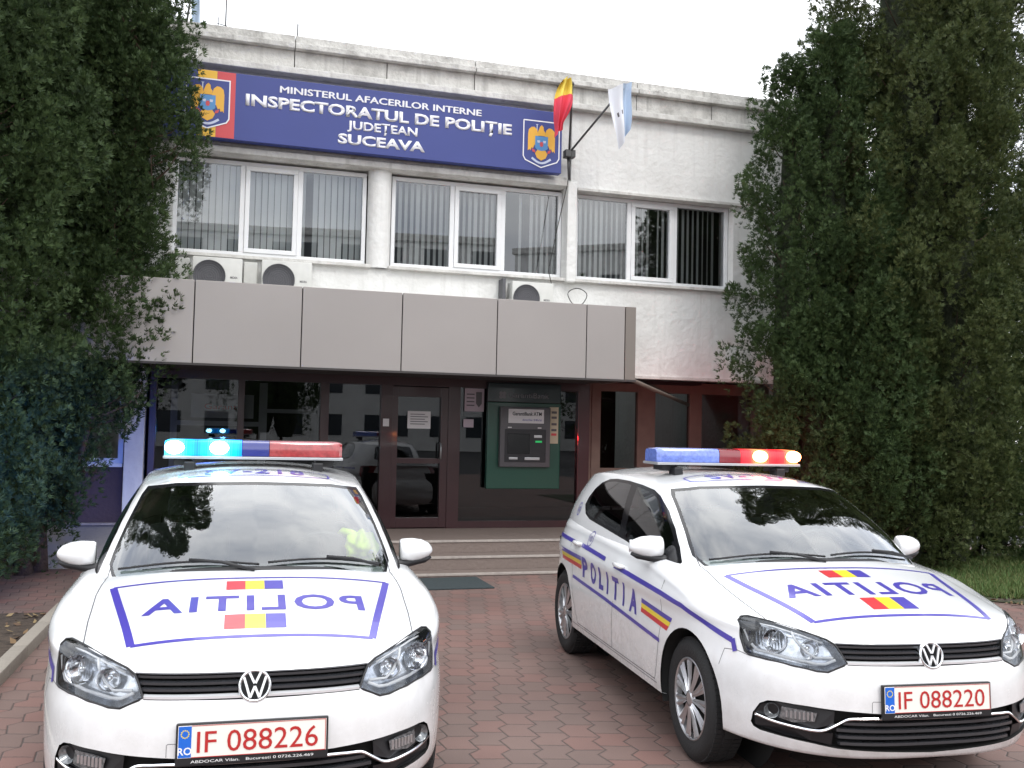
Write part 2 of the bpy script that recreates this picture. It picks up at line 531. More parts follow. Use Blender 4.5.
# panel outlines traced in car coordinates
P_WS = [(0,.90),(.57,.90),(.63,.945),(.653,.985),(.645,1.03),(.612,1.15),(.57,1.275),(.548,1.312),(.40,1.334),(.2,1.342),(0,1.346)]
P_DLO = [(-2.19,1.115),(-2.085,1.055),(-1.95,1.030),(-1.55,1.006),(-1.13,.976),(-.75,.938),(-.56,.917),(-.42,.905),(-.355,.915),(-.335,.945),(-.42,1.015),(-.56,1.107),(-.73,1.194),(-.93,1.268),(-1.05,1.296),(-1.25,1.315),(-1.5,1.328),(-1.75,1.328),(-1.9,1.318),(-2.04,1.285),(-2.13,1.235),(-2.18,1.17)]
P_HL = [(.732,.781),(.715,.798),(.692,.803),(.631,.796),(.529,.772),(.457,.749),(.428,.731),(.412,.700),(.393,.655),(.407,.648),(.473,.617),(.513,.617),(.593,.628),(.672,.637),(.718,.640),(.729,.649),(.735,.707)]
P_GR = [(-.01,.733),(.421,.733),(.408,.700),(.389,.652),(.15,.647),(-.01,.645)]
P_IN = [(-.01,.447),(.25,.450),(.35,.455),(.44,.459),(.55,.465),(.647,.465),(.675,.459),(.696,.439),(.713,.391),(.716,.345),(.708,.327),(.691,.317),(.614,.310),(.526,.302),(.43,.288),(.33,.283),(-.01,.268)]
WH = [(.01, .305), (-2.40, .305)]
ARCH = [[(.055+.328*math.cos(2*math.pi*k/40), .335+.330*math.sin(2*math.pi*k/40)) for k in range(40)],
        [(-2.365+.325*math.cos(2*math.pi*k/40), .335+.330*math.sin(2*math.pi*k/40)) for k in range(40)]]
P_HOOD = [(-.5,-.01),(-.5,.60),(-.40,.615),(-.28,.642),(.04,.660),(.32,.650),(.54,.634),(.68,.529),(.745,.455),(.770,.425),(.95,.425),(.95,-.01)]
P_FD = [(-.30,.985),(-.27,.86),(-.285,.60),(-.33,.40),(-.36,.315),(-1.12,.315),(-1.115,.60),(-1.12,.98)]
P_RD = [(-1.12,.98),(-1.115,.60),(-1.12,.315),(-1.90,.315),(-2.03,.50),(-2.07,.68),(-2.12,.84),(-2.16,.99)]

def build_car():
    root = empty('police_car')
    lo = grid_bm(rowsL); up = grid_bm(rowsU)
    P = {}
    # wheel arches
    for A in ARCH:
        s = lambda c: c.y > .40 and c.z < .8
        cut(lo, A, (0,2), s); bmesh.ops.delete(lo, geom=classify(lo, A, (0,2), s), context='FACES')
    # skin hidden under the greenhouse
    GBp = [(p[0]-.03*np.sign(p[0]+1.4), max(p[1]-.03, -.01)) for p in catmull(GB, 3)] ; GBp = GBp + [(-3.0,-.01),(-.14,-.01)]
    s = lambda c: c.z > .85 and c.x < .2
    bmesh.ops.delete(lo, geom=classify(lo, GBp, (0,1), s), context='FACES')
    # front openings
    s = lambda c: c.x > .38 and c.z > .5
    cut(lo, P_HL, (1,2), s); hl = take(lo, classify(lo, P_HL, (1,2), s))
    s = lambda c: c.x > .6 and .5 < c.z < .78
    cut(lo, P_GR, (1,2), s); gr = take(lo, classify(lo, P_GR, (1,2), s))
    s = lambda c: c.x > .4 and c.z < .55
    cut(lo, P_IN, (1,2), s); ink = take(lo, classify(lo, P_IN, (1,2), s))
    # hood
    s = lambda c: c.z > .733 and c.x > -.6
    cut(lo, P_HOOD, (0,1), s); hood = take(lo, classify(lo, P_HOOD, (0,1), s))
    # front bumper skin: everything ahead of the wing joint and below lamps
    P_B = [(.28,.655),(.36,.655),(.46,.655),(1.2,.655),(1.2,.0),(.28,.0)]
    P_B = [(.385,.640),(.52,.640),(.60,.735),(1.2,.735),(1.2,.0),(.2,.0),(.2,.5),(.355,.50)]
    s = lambda c: c.x > .1
    cut(lo, P_B, (0,2), s); bump = take(lo, classify(lo, P_B, (0,2), s))
    # doors
    s = lambda c: c.y > .6 and c.z < .99
    cut(lo, P_FD, (0,2), s); fd = take(lo, classify(lo, P_FD, (0,2), s))
    cut(lo, P_RD, (0,2), s); rd = take(lo, classify(lo, P_RD, (0,2), s))
    # glass
    s = lambda c: c.x > -1.1
    cut(up, P_WS, (1,2), s); ws = take(up, classify(up, P_WS, (1,2), s))
    s = lambda c: c.y > .3 and c.x < -.33
    cut(up, P_DLO, (0,2), s); dlo = take(up, classify(up, P_DLO, (0,2), s))
    rw = [(-.01,1.02),(.42,1.03),(.47,1.06),(.43,1.25),(.40,1.285),(-.01,1.295)]
    s = lambda c: c.x < -2.6
    cut(up, rw, (1,2), s); rwg = take(up, classify(up, rw, (1,2), s))
    rf = [(-.80,-.01),(-.86,.42),(-.93,.515),(-1.1,.535),(-1.6,.548),(-2.1,.54),(-2.6,.48),(-2.76,.3),(-2.79,-.01)]
    s = lambda c: c.z > 1.3
    cut(up, rf, (0,1), s); roof = take(up, classify(up, rf, (0,1), s))

    merge(lo, up)
    body = obj('body', mirrored(lo), MT['paint'], root, smooth=True, angle=50)
    hoodo = obj('hood', mirrored(hood), MT['paint'], root, smooth=True)
    bumpo = obj('front_bumper', mirrored(bump), MT['paint'], root, smooth=True)
    roofo = obj('roof', mirrored(roof), MT['paint'], root, smooth=True)
    # underbody and wheel wells
    b = bmesh.new()
    box(b, -3.0, -2.72, -.68, .68, .24, .8); box(b, -2.03, -.30, -.74, .74, .22, .30); box(b, .40, .66, -.52, .52, .275, .60)
    box(b, -2.8, .45, -.50, .50, .24, .5)
    obj('underbody', b, MT['dark'], root)
    for (cx, cz) in ((.055,.335), (-2.365,.335)):
        for sd in (-1, 1):
            b = bmesh.new()
            for k in range(24):
                a0 = -.35+ (math.pi+.7)*k/24; a1 = -.35+(math.pi+.7)*(k+1)/24; R_ = .345
                def ys(a):
                    h = BV_L.ray_cast(Vector((cx+R_*math.cos(a), 3, max(cz+R_*math.sin(a), .30))), Vector((0,-1,0)))[0]
                    return min(.83, h.y-.012) if h else .70
                vs = [b.verts.new((cx+R_*math.cos(a), sd*y, cz+R_*math.sin(a))) for a, y in ((a0,.50),(a1,.50),(a1,ys(a1)),(a0,ys(a0)))]
                b.faces.new(vs)
            vs = [b.verts.new((cx+.36*math.cos(2*math.pi*k/24), sd*.505, cz+.36*math.sin(2*math.pi*k/24))) for k in range(24)]
            b.faces.new(vs)
            obj('wheel_well', b, MT['dark'], root)

    # doors with glass
    Pb = [(-1.35,1.36),(-1.46,1.36),(-1.20,.93),(-1.10,.93)]
    s = lambda c: True
    inner = inset_poly(P_DLO, .020)
    cut(dlo, inner, (0,2), s)
    cut(dlo, Pb, (0,2), s)
    frontP = inner
    isin = classify(dlo, inner, (0,2), s)
    fglass = []; rglass = []
    for f in isin:
        c = f.calc_center_median()
        xb = -1.155 - (c.z-.93)*(.25/.43)
        t = (c.z-.93)/.43
        x_f = -1.10-.25*t; x_r = -1.20-.26*t
        if c.x > x_f: fglass.append(f)
        elif c.x < x_r: rglass.append(f)
    # small mirror triangle at the front stays black
    fglass = [f for f in fglass if f.calc_center_median().x < -.50]
    fg = take(dlo, fglass); rg = take(dlo, rglass)
    fr_front = take(dlo, [f for f in dlo.faces if f.calc_center_median().x > -1.155-(f.calc_center_median().z-.93)*.59])
    for sd in (1, -1):
        F = (lambda q: q.copy()) if sd == 1 else flipped
        d = obj('front_door', F(fd), MT['paint'], root, smooth=True)
        fro = obj('window_frame', F(fr_front), MT['gloss_black'], d, smooth=True)
        obj('window_glass', F(fg), MT['tint'], d, smooth=True)
        d2 = obj('rear_door', F(rd), MT['paint'], root, smooth=True)
        obj('window_frame', F(dlo), MT['gloss_black'], d2, smooth=True)
        obj('window_glass', F(rg), MT['tint'], d2, smooth=True)
        for dd, x0, x1, z in ((d, -1.085, -.915, .838), (d2, -2.045, -1.885, .862)):
            b = bmesh.new()
            n = 9; pts = []
            for k in range(n):
                t = k/(n-1); x = x0+(x1-x0)*t
                h = BV_L.ray_cast(Vector((x, 3, z)), Vector((0,-1,0)))[0]
                pts.append(Vector((x, h.y + .006 + .020*math.sin(math.pi*t)**.5, z)))
            tube(b, pts, [.010]+[.0145]*(n-2)+[.010], 10)
            for v in b.verts: v.co.y *= sd
            obj('handle', b, MT['paint'], dd, smooth=True)
    for q in (fd, rd, fg, rg, dlo, fr_front): q.free()
    # windshield
    fr = inset_poly(P_WS, .015); fr = [(-.01 if abs(x) < .03 else x, z) for x, z in fr]
    cut(ws, fr, (1,2), lambda c: True)
    inn = classify(ws, fr, (1,2), lambda c: True)
    wg = take(ws, inn)
    wo = obj('windshield', mirrored(wg), MT['ws'], root, smooth=True)
    obj('windshield_border', mirrored(ws), MT['gloss_black'], wo, smooth=True)
    obj('rear_window', mirrored(rwg), MT['tint'], root, smooth=True)
    # cowl + wipers
    b = bmesh.new(); pts = []
    for k in range(25):
        y = -.62+1.24*k/24
        h = BV_U.ray_cast(Vector((3, y, 1.0)), Vector((-1,0,0)))[0]
        pts.append(Vector((h.x+.028, y, .978-.055*(abs(y)/.62)**2.2)))
    tube(b, pts, .020, 8)
    obj('cowl', b, MT['trim'], root, smooth=True)
    for y0, y1 in ((-.60, .02), (.06, .60)):
        b = bmesh.new(); pts = []
        for k in range(13):
            t = k/12; y = y0+(y1-y0)*t; z = .993+.016*math.sin(math.pi*t)+ (.004 if y0 < 0 else .01) - .028*(abs(y)/.6)**2
            h = BV_U.ray_cast(Vector((3, y, z)), Vector((-1,0,0)))[0]
            pts.append(h + Vector((.014, 0, .008)))
        tube(b, pts, .006, 6)
        pv = Vector((pts[-2 if y0 < 0 else -2].x+.05, y1-.02, .985))
        mid = pts[6]+Vector((.015,0,.012))
        tube(b, [pv, (pv+mid)/2+Vector((0,0,.012)), mid], .008, 6)
        obj('wiper', b, MT['trim'], root, smooth=True)

    # headlights
    for sd in (1, -1):
        F = (lambda q: q.copy()) if sd == 1 else flipped
        ho = F(hl); ho2 = recess(ho, Vector((-.055, 0, -.0)), .10)
        c_out = MT['dark']
        h = obj('headlight', ho2, mat_hl, root)
        obj('lens', F(hl), MT['lens'], h, smooth=True)
        # black rim line around the lens
        b = bmesh.new(); pts = []
        for (y, z) in P_HL + [P_HL[0]]:
            hh = BV_L.ray_cast(Vector((3, y-.004, z)), Vector((-1,0,0)))[0] or Vector((.45, y, z))
            pts.append(Vector((hh.x, sd*hh.y, hh.z)))
        tube(b, pts, .0045, 6, caps=False)
        obj('seal', b, MT['trim'], h, smooth=True)
        b = bmesh.new()   # reflector bowls
        for (y, z, r, dep) in ((.625, .718, .052, .05), (.515, .700, .042, .04)):
            a = front_a(y, z)-.050
            nrm = Vector((1, .35*sd if y > .58 else .12*sd, .05)).normalized()
            Mr = Matrix.Translation((a, sd*y, z)) @ nrm.to_track_quat('X', 'Z').to_matrix().to_4x4()
            lathe(b, [(.035, r*1.05), (.032, r), (.012, r*.85), (-.008, r*.55), (-.016, r*.25), (-.017, .001)], 28, 'X', M=Mr)
            lathe(b, [(-.014, .011), (.012, .012), (.018, .007), (.019, .001)], 12, 'X', M=Mr)
        obj('reflector', b, MT['chrome'], h, smooth=True)
        b = bmesh.new()   # facets of the bright inner housing and the long light guide
        def guide(path, r, off):
            pts = []
            for y, z in path:
                pts.append(Vector((front_a(y, z)-off, sd*y, z)))
            tube(b, pts, r, 6)
        guide([(.716,.745),(.706,.700),(.690,.668),(.60,.655),(.50,.643),(.468,.645),(.425,.665)], .0065, .020)
        guide([(.566,.765),(.560,.735),(.530,.690),(.500,.668),(.43,.672)], .0055, .024)
        guide([(.70,.78),(.62,.775),(.53,.752),(.46,.728)], .004, .030)
        obj('light_guide', b, MT['lamp_white'], h, smooth=True)
        b = bmesh.new()
        for k in range(9):
            y = .60+.010*k; z0 = .672+.002*k; a = front_a(y, .72)-.040
            box(b, a-.02, a, sd*y-.0012, sd*y+.0012, z0, z0+.085)
        obj('reflector_fin', b, MT['chrome'], h)
        # black outer corner of the housing
        b = bmesh.new()
        pts = [(y, z) for y, z in ((.728,.78),(.712,.793),(.668,.797),(.664,.775),(.690,.74),(.700,.70),(.722,.66),(.730,.70))]
        prism(b, pts, lambda u, v, d: Vector((front_a(u-.004, v)-d, sd*u, v)), .012, .03)
        obj('housing_corner', b, MT['gloss_black'], h)

    # upper grille
    g = obj('grille', recess(mirrored(gr), Vector((-.05,0,0)), .02), MT['dark'], root)
    def bar(b, z, y1, w, hgt, off, zf=None, n=33, y0=None, mat_i=0):
        """horizontal bar that follows the nose"""
        y0 = -y1 if y0 is None else y0
        prev = None
        for k in range(n):
            y = y0+(y1-y0)*k/(n-1); zz = z if zf is None else zf(abs(y))
            a = front_a(y, zz)-off
            q = [b.verts.new(c) for c in ((a, y, zz-hgt/2), (a, y, zz+hgt/2), (a-w, y, zz+hgt/2+.004), (a-w, y, zz-hgt/2-.004))]
            if prev:
                for e in range(4): b.faces.new((prev[e], prev[(e+1)%4], q[(e+1)%4], q[e]))
            else: b.faces.new(q[::-1])
            prev = q
        b.faces.new(prev)
    for z, y1 in ((.722, .415), (.700, .406), (.679, .398)):
        b = bmesh.new(); bar(b, z, y1, .03, .009, .006); o = obj('slat', b, MT['slat'], g)
    b = bmesh.new(); bar(b, .658, .388, .02, .009, -.002, zf=lambda y: .656-.0*y); obj('chrome_strip', b, MT['bright'], g)
    b = bmesh.new(); bar(b, .648, .388, .02, .006, .0, zf=lambda y: .6485); obj('lower_edge', b, MT['trim'], g)
    # lower intake
    ig = obj('lower_grille', recess(mirrored(ink), Vector((-.05,0,0)), .02), MT['dark'], root)
    for z, y1 in ((.402,.415),(.372,.44),(.342,.43),(.312,.42)):
        b = bmesh.new(); bar(b, z, y1, .03, .012, .008); obj('slat', b, MT['slat'], ig)
    # dark panel round the fog lamps
    for sd in (1, -1):
        b = bmesh.new()
        for (poly, off) in (([(.445,.450),(.645,.458),(.688,.435),(.704,.392),(.585,.366),(.515,.368),(.45,.395)], .014), ([(.705,.375),(.700,.335),(.612,.318),(.53,.312),(.45,.300),(.45,.355),(.52,.352),(.60,.352)], .012)):
            prism(b, poly, lambda u, v, d: Vector((front_a(u, v)-d, sd*u, v)), off, off+.02)
        obj('fog_lamp_panel', b, MT['trim'], ig)
        fo = bmesh.new()
        a = front_a(.660, .418)-.016
        Mr = Matrix.Translation((a, sd*.655, .418)) @ Vector((1, .55*sd, 0)).normalized().to_track_quat('X', 'Z').to_matrix().to_4x4()
        lathe(fo, [(.014,.034),(.010,.030),(-.004,.022),(-.012,.010),(-.013,.001)], 24, 'X', M=Mr)
        f1 = obj('fog_lamp', fo, MT['drl'], ig, smooth=True)
        fo = bmesh.new()
        prism(fo, [(.628,.443),(.635,.392),(.595,.382),(.520,.398),(.512,.436),(.55,.443)], lambda u, v, d: Vector((front_a(u, v)-d, sd*u, v)), .010, .016)
        obj('daytime_lamp', fo, MT['drl'], ig)
        fo = bmesh.new()
        for k in range(7):
            y = .53+.014*k; a = front_a(y, .42)-.0095
            box(fo, a-.004, a+.001, sd*y-.004, sd*y+.004, .400, .436-.001*k)
        obj('daytime_lamp_facet', fo, MT['silver'], ig)
        b = bmesh.new()
        path = [(.706,.385),(.66,.373),(.60,.366),(.53,.3615),(.49,.368),(.45,.393),(.41,.419),(.385,.4255),(.35,.427),(.27,.430),(.0,.431)]
        for (w1, w2) in ((0,0),):
            prev = None
            fine = catmull(path, 5)
            for (y, z) in fine:
                y = max(y, 0)
                a = front_a(y, z)+.003
                q = [b.verts.new(c) for c in ((a, sd*y, z-.0055), (a+.004, sd*y, z), (a, sd*y, z+.0055), (a-.02, sd*y, z+.005), (a-.02, sd*y, z-.005))]
                if prev:
                    for e in range(5): b.faces.new((prev[e], prev[(e+1)%5], q[(e+1)%5], q[e]))
                prev = q
        bmesh.ops.recalc_face_normals(b, faces=b.faces[:])
        obj('chrome_trim', b, MT['chrome'], ig)
    # round emblem on the nose
    ez = .690; ea = front_a(0, ez)
    tilt = math.radians(-14)
    Me = Matrix.Translation((ea+.004, 0, ez)) @ Matrix.Rotation(tilt, 4, 'Y')
    b = bmesh.new(); lathe(b, [(-.02,.060),(.006,.060),(.011,.057),(.012,.053),(.009,.049),(.006,.048)], 48, 'X', M=Me)
    em = obj('emblem', b, MT['chrome'], root, smooth=True)
    b = bmesh.new(); lathe(b, [(.0065,.050),(.0065,.0005)], 40, 'X', M=Me); obj('emblem_disc', b, MT['gloss_black'], em)
    b = bmesh.new()
    def stroke(p, q, w=.0085):
        p = np.array(p); q = np.array(q); d = (q-p)/np.linalg.norm(q-p); n = np.array([-d[1], d[0]])*w/2
        poly = [tuple(p+n), tuple(p-n), tuple(q-n), tuple(q+n)]
        prism(b, poly, lambda u, v, d_: Me @ Vector((d_, u, v)), .007, .012)
    for s in (-1, 1):
        stroke((s*.0195,.045),(s*.0015,.008)); stroke((s*.039,.030),(s*.0165,-.042)); stroke((s*.0165,-.042),(0,-.002))
    obj('emblem_letters', b, MT['bright'], em)

    # panel gaps: thin dark lines in the seams
    b = bmesh.new()
    def seam(pts, axis, side=1, w=.005):
        s_ = strip_bm(pts, w); dice(s_, .04); merge(b, project(s_, axis, [BV_L, BV_U], .0008, side=side))
    for sd in (1, -1):
        seam([(.54,sd*.634),(.32,sd*.650),(.04,sd*.660),(-.28,sd*.642),(-.34,sd*.63)], 'top')
        seam([(.54,sd*.634),(.68,sd*.529),(.745,sd*.455),(.77,sd*.427)], 'top', w=.004)
        for PP in (P_FD, P_RD):
            seam([p for p in PP if p[1] < .93] , 'side', sd)
        seam([(.53,.637),(.46,.648),(.385,.640),(.36,.56)], 'side', sd, .003)
        seam([(-.33,.30),(-2.03,.30)], 'side', sd, .004)
        seam([(sd*.24,.452),(sd*.24,.497),(sd*.245,.502),(sd*.295,.502),(sd*.30,.497),(sd*.30,.455)], 'front', w=.002) if sd < 0 else None
    seam([(0,.7345),(.2,.7350),(.421,.7350)], 'front', w=.004); seam([(0,.7345),(-.2,.7350),(-.421,.7350)], 'front', w=.004)
    obj('panel_gap', b, MT['gap'], root)

    # mirrors
    for sd in (1, -1):
        sec = [(.742,.030,.058,1.002),(.752,.040,.064,1.002),(.81,.050,.066,1.002),(.86,.047,.058,1.002),(.898,.036,.042,1.002),(.918,.020,.022,1.001),(.925,.006,.006,1.001)]
        b = bmesh.new(); rings = []
        for y, ra, rz, zc in sec:
            rings.append([b.verts.new((-.545+ra*1.3*math.cos(t)*(1 if math.cos(t) > 0 else .7) - (y-.77)*.25, sd*y, zc+rz*math.sin(t)*(1 if math.sin(t) > 0 else .85))) for t in [2*math.pi*k/20 for k in range(20)]])
        for i in range(len(rings)-1):
            for k in range(20): b.faces.new((rings[i][k], rings[i][(k+1)%20], rings[i+1][(k+1)%20], rings[i+1][k]))
        b.faces.new(rings[0][::-1]); b.faces.new(rings[-1])
        bmesh.ops.recalc_face_normals(b, faces=b.faces[:])
        for f in b.faces: f.smooth = True
        mo = obj('side_mirror', b, MT['paint'], root)
        b = bmesh.new()
        pts = [Vector((-.50, sd*.70, .935)), Vector((-.52, sd*.76, .938)), Vector((-.55, sd*.82, .944)), Vector((-.565, sd*.88, .952)), Vector((-.575, sd*.915, .965))]
        tube(b, pts, [.030,.024,.020,.017,.008], 10)
        obj('mirror_foot', b, MT['trim'], mo, smooth=True)
        b = bmesh.new(); box(b, -.640, -.626, min(sd*.79, sd*.905), max(sd*.79, sd*.905), .965, 1.035, .004)
        obj('mirror_glass', b, MT['chrome'], mo)

    # wheels
    for wi, (wa, wz) in enumerate(WH):
        for sd in (1, -1):
            w = empty('wheel'); w.parent = root; w.location = (wa, sd*.785, wz)
            if wi == 0: w.rotation_euler = (0, 0, math.radians(0))
            b = bmesh.new()
            prof = [(-.165,.205),(-.172,.235),(-.165,.285),(-.150,.298),(-.10,.302),(-.03,.302),(-.005,.297),(.012,.280),(.017,.255),(.012,.225),(.004,.205),(-.01,.198)]
            lathe(b, prof, 72)
            for k in range(72):   # tread blocks
                a = 2*math.pi*k/72
                for y0, y1 in ((-.148,-.105),(-.095,-.055),(-.045,-.008)):
                    M = Matrix.Rotation(-a-(y0*2), 4, 'Y')
                    box(b, .296, .3055, y0, y1, -.010, .010, M=M)
            for v in b.verts: v.co.y *= sd
            bmesh.ops.recalc_face_normals(b, faces=b.faces[:])
            obj('tyre', b, MT['tyre'], w, smooth=True, angle=40)
            b = bmesh.new()
            lathe(b, [(-.02,.203),(.006,.204),(.008,.199),(.004,.193),(-.02,.188),(-.03,.186)], 64)
            lathe(b, [(.010,.0005),(.010,.030),(.004,.036),(.002,.045),(-.006,.048)], 40)
            NS = 11
            for k in range(NS):
                for dlt in (-.095, .095):
                    a = 2*math.pi*k/NS + dlt
                    M = Matrix.Rotation(a, 4, 'Y')
                    vs = []
                    for (r, hw, y) in ((.040,.0055,.004),(.11,.0105,-.002),(.19,.0165,-.002)):
                        vs.append([b.verts.new(M @ Vector((r, y, -hw))), b.verts.new(M @ Vector((r, y+.007, 0))), b.verts.new(M @ Vector((r, y, hw)))])
                    for i in range(2):
                        for e in range(2): b.faces.new((vs[i][e], vs[i][e+1], vs[i+1][e+1], vs[i+1][e]))
            for v in b.verts: v.co.y *= sd
            bmesh.ops.recalc_face_normals(b, faces=b.faces[:])
            obj('wheel_cover', b, MT['rim'], w)
            b = bmesh.new(); lathe(b, [(-.035,.19),(-.035,.0005)], 40)
            for v in b.verts: v.co.y *= sd
            obj('brake_disc', b, MT['dark'], w)

    # roof light bar
    lb = empty('light_bar'); lb.parent = root; lb.location = (-1.40, 0, 1.442)
    def bar_shell(y0, y1, endl=0, endr=0, z0=.022, z1=.112, hw=.135):
        b = bmesh.new(); rings = []
        st = [(y0, .80 if endl else 1), (y0+.018, .96 if endl else 1), (y0+.04, 1), (y1-.04, 1), (y1-.018, .96 if endr else 1), (y1, .80 if endr else 1)]
        for y, k in st:
            zc = (z0+z1)/2; hz = (z1-z0)/2
            ring = []
            for (cx, cz) in ((1,-1),(1.0,.35),(.93,.78),(.78,1),(0,1.04),(-.78,1),(-.93,.78),(-1,.35),(-1,-1)):
                ring.append(b.verts.new((hw*cx*k, y, zc+hz*cz*(k if cz > 0 else 1))))
            rings.append(ring)
        for i in range(len(rings)-1):
            for k in range(9): b.faces.new((rings[i][k], rings[i][(k+1)%9], rings[i+1][(k+1)%9], rings[i+1][k]))
        b.faces.new(rings[0][::-1]); b.faces.new(rings[-1])
        bmesh.ops.recalc_face_normals(b, faces=b.faces[:])
        return b
    b = bmesh.new(); box(b, -.14, .14, -.505, .505, .004, .020, .005); obj('base_tray', b, MT['tray'], lb)
    for s in (-1, 1):
        b = bmesh.new()
        box(b, -.09, .09, s*.40-.05, s*.40+.05, -.036, .004, .008)
        box(b, .04, .15, s*.36-.03, s*.36+.03, -.062, -.010, .01)
        obj('mount', b, MT['trim'], lb)
    P['lb'] = lb
    P['segments'] = dict(blue=bar_shell(-.50, -.075, 1, 0), mid=bar_shell(-.072, .078, 0, 0), red=bar_shell(.081, .50, 0, 1))

    # interior
    b = bmesh.new()
    sect = [(-.30,.93),(-.33,.955),(-.55,.965),(-.72,.93),(-.78,.86),(-.76,.72),(-.66,.55)]
    pv = None
    for k in range(15):
        y = -.66+1.32*k/14
        hump = .025*math.exp(-((y-.36)/.17)**2)
        q = [b.verts.new((x-.04*(abs(y)/.66)**2, y, z-.02+hump*(i in (2,3)))) for i, (x, z) in enumerate(sect)]
        if pv:
            for e in range(len(sect)-1): b.faces.new((pv[e], pv[e+1], q[e+1], q[e]))
        pv = q
    obj('dashboard', b, MT['dash'], root, smooth=True, angle=60)
    b = bmesh.new()
    Mw = Matrix.Translation((-.86, .36, .905)) @ Matrix.Rotation(math.radians(-64), 4, 'Y')
    pts = [Mw @ Vector((.185*math.cos(2*math.pi*k/32), .185*math.sin(2*math.pi*k/32), 0)) for k in range(33)]
    tube(b, pts, .014, 10, caps=False)
    lathe(b, [(-.03,.001),(-.03,.05),(.0,.065),(.012,.05),(.016,.001)], 20, 'Z', M=Mw)
    for a in (0, math.pi, math.pi*1.5):
        tube(b, [Mw @ Vector((.05*math.cos(a+math.pi/2*1), .05*math.sin(a+math.pi/2), 0)), Mw @ Vector((.18*math.cos(a+math.pi/2), .18*math.sin(a+math.pi/2), 0))], .013, 8)
    tube(b, [Mw @ Vector((0,0,.0)), Vector((-.6,.36,.78))], .03, 8)
    obj('steering_wheel', b, MT['trim'], root, smooth=True)
    def seat(name, x, y, w, rear=False):
        sc = bmesh.new()
        box(sc, x-.02, x+.47, y-w, y+w, .42, .58, .05)
        M = Matrix.Translation((x, y, .52)) @ Matrix.Rotation(math.radians(-16), 4, 'Y')
        box(sc, -.07, .07, -w+.01, w-.01, 0, .55, .05, M=M)
        so = obj(name, sc, MT['seat'], root, smooth=True, angle=50)
        hr = bmesh.new()
        for yy in ((0,) if not rear else (-.36, .36)):
            box(hr, -.045, .045, yy-.13, yy+.13, .585, .72, .035, M=M)
            for e in (-.05, .05): tube(hr, [M @ Vector((0, yy+e, .52)), M @ Vector((0, yy+e, .62))], .007, 6)
        obj('headrest', hr, MT['seat'], so, smooth=True, angle=50)
    seat('seat', -1.45, .36, .24); seat('seat', -1.45, -.36, .24); seat('rear_seat', -2.35, 0, .60, True)
    b = bmesh.new(); box(b, -2.9, -.3, -.70, .70, .36, .42); box(b, -2.9, -2.5, -.66, .66, .42, .90); obj('cabin_floor', b, MT['dash'], root)
    b = bmesh.new()
    for k in range(1):
        Mm = Matrix.Translation((-.93, 0, 1.265)) @ Matrix.Rotation(math.radians(10), 4, 'Y')
        box(b, -.015, .015, -.115, .115, -.032, .032, .012, M=Mm); tube(b, [(-.93,0,1.29),(-.885,0,1.335)], .01, 6)
    obj('rear_view_mirror', b, MT['trim'], root, smooth=True, angle=50)
    for sd in (1, -1):   # tail lamps
        b = bmesh.new(); poly = poly_bm([(-2.95,.72),(-2.78,.72),(-2.74,.92),(-2.95,.95)]); dice(poly, .05)
        merge(b, project(poly, 'side', [BV_L], .004, side=sd)); obj('tail_light', b, MT['lampred_off'], root, smooth=True)

    # ---------------- livery
    lv = MT['livery']
    for sd in (1, -1):
        b = bmesh.new()
        def st(pts, w):
            s_ = strip_bm(pts, w); dice(s_, .015); merge(b, project(s_, 'side', [BV_L], .003, side=sd))
        st([(-2.62,.868),(-2.36,.866),(-2.06,.860)], .026); st([(-1.87,.858),(-1.6,.848),(-1.30,.836)], .026)
        st([(-1.10,.822),(-.755,.810),(-.26,.792),(-.0,.774),(.197,.738),(.425,.687)], .026); st([(.428,.694),(.452,.640)], .026)
        st([(-2.035,.620),(-1.785,.610),(-1.274,.590),(-.735,.561),(-.284,.537)], .022)
        obj('livery_stripe', b, lv, root)
        def band(q, name=None):
            b = bmesh.new()
            for i in range(3):
                tl, tr, br, bl = [np.array(c, float) for c in q]
                P4 = [tl+(bl-tl)*i/3, tr+(br-tr)*i/3, tr+(br-tr)*(i+1)/3, tl+(bl-tl)*(i+1)/3]
                pb = poly_bm([tuple(c) for c in P4]); dice(pb, .06); merge(b, project(pb, 'side', [BV_L], .0016, side=sd), i)
            obj('tricolour_band', b, [lv, MT['lyel'], MT['lred']], root)
        band([(-2.34,.795),(-1.815,.787),(-1.835,.695),(-2.34,.708)]); band([(-.595,.710),(-.125,.683),(-.19,.606),(-.60,.632)])
        b = bmesh.new()
        xs = [-1.737,-1.545,-1.367,-1.232,-1.07,-.911,-.733]; wd = [.125,.118,.095,.03,.125,.03,.135]
        order = range(7)
        for i in order:
            ch = 'POLITIA'[i] if sd == -1 else 'POLITIA'[6-i]
            wdt = wd['POLITIA'.index(ch)] if ch != 'I' else .030
            tb, _ = text_bm(ch, .132, bold=.045, width=wdt)
            cx = xs[i]; zb = .657-(cx+1.80)*.049
            for v in tb.verts:
                x = v.co.x-wdt/2; x = x if sd == -1 else -x
                v.co = Vector((cx+x, zb+.003+v.co.y, 0))
            dice(tb, .04); merge(b, project(tb, 'side', [BV_L], .0018, side=sd))
        # dash between letters is not there; the round unit number sits below the rear window
        obj('side_lettering', b, lv, root)
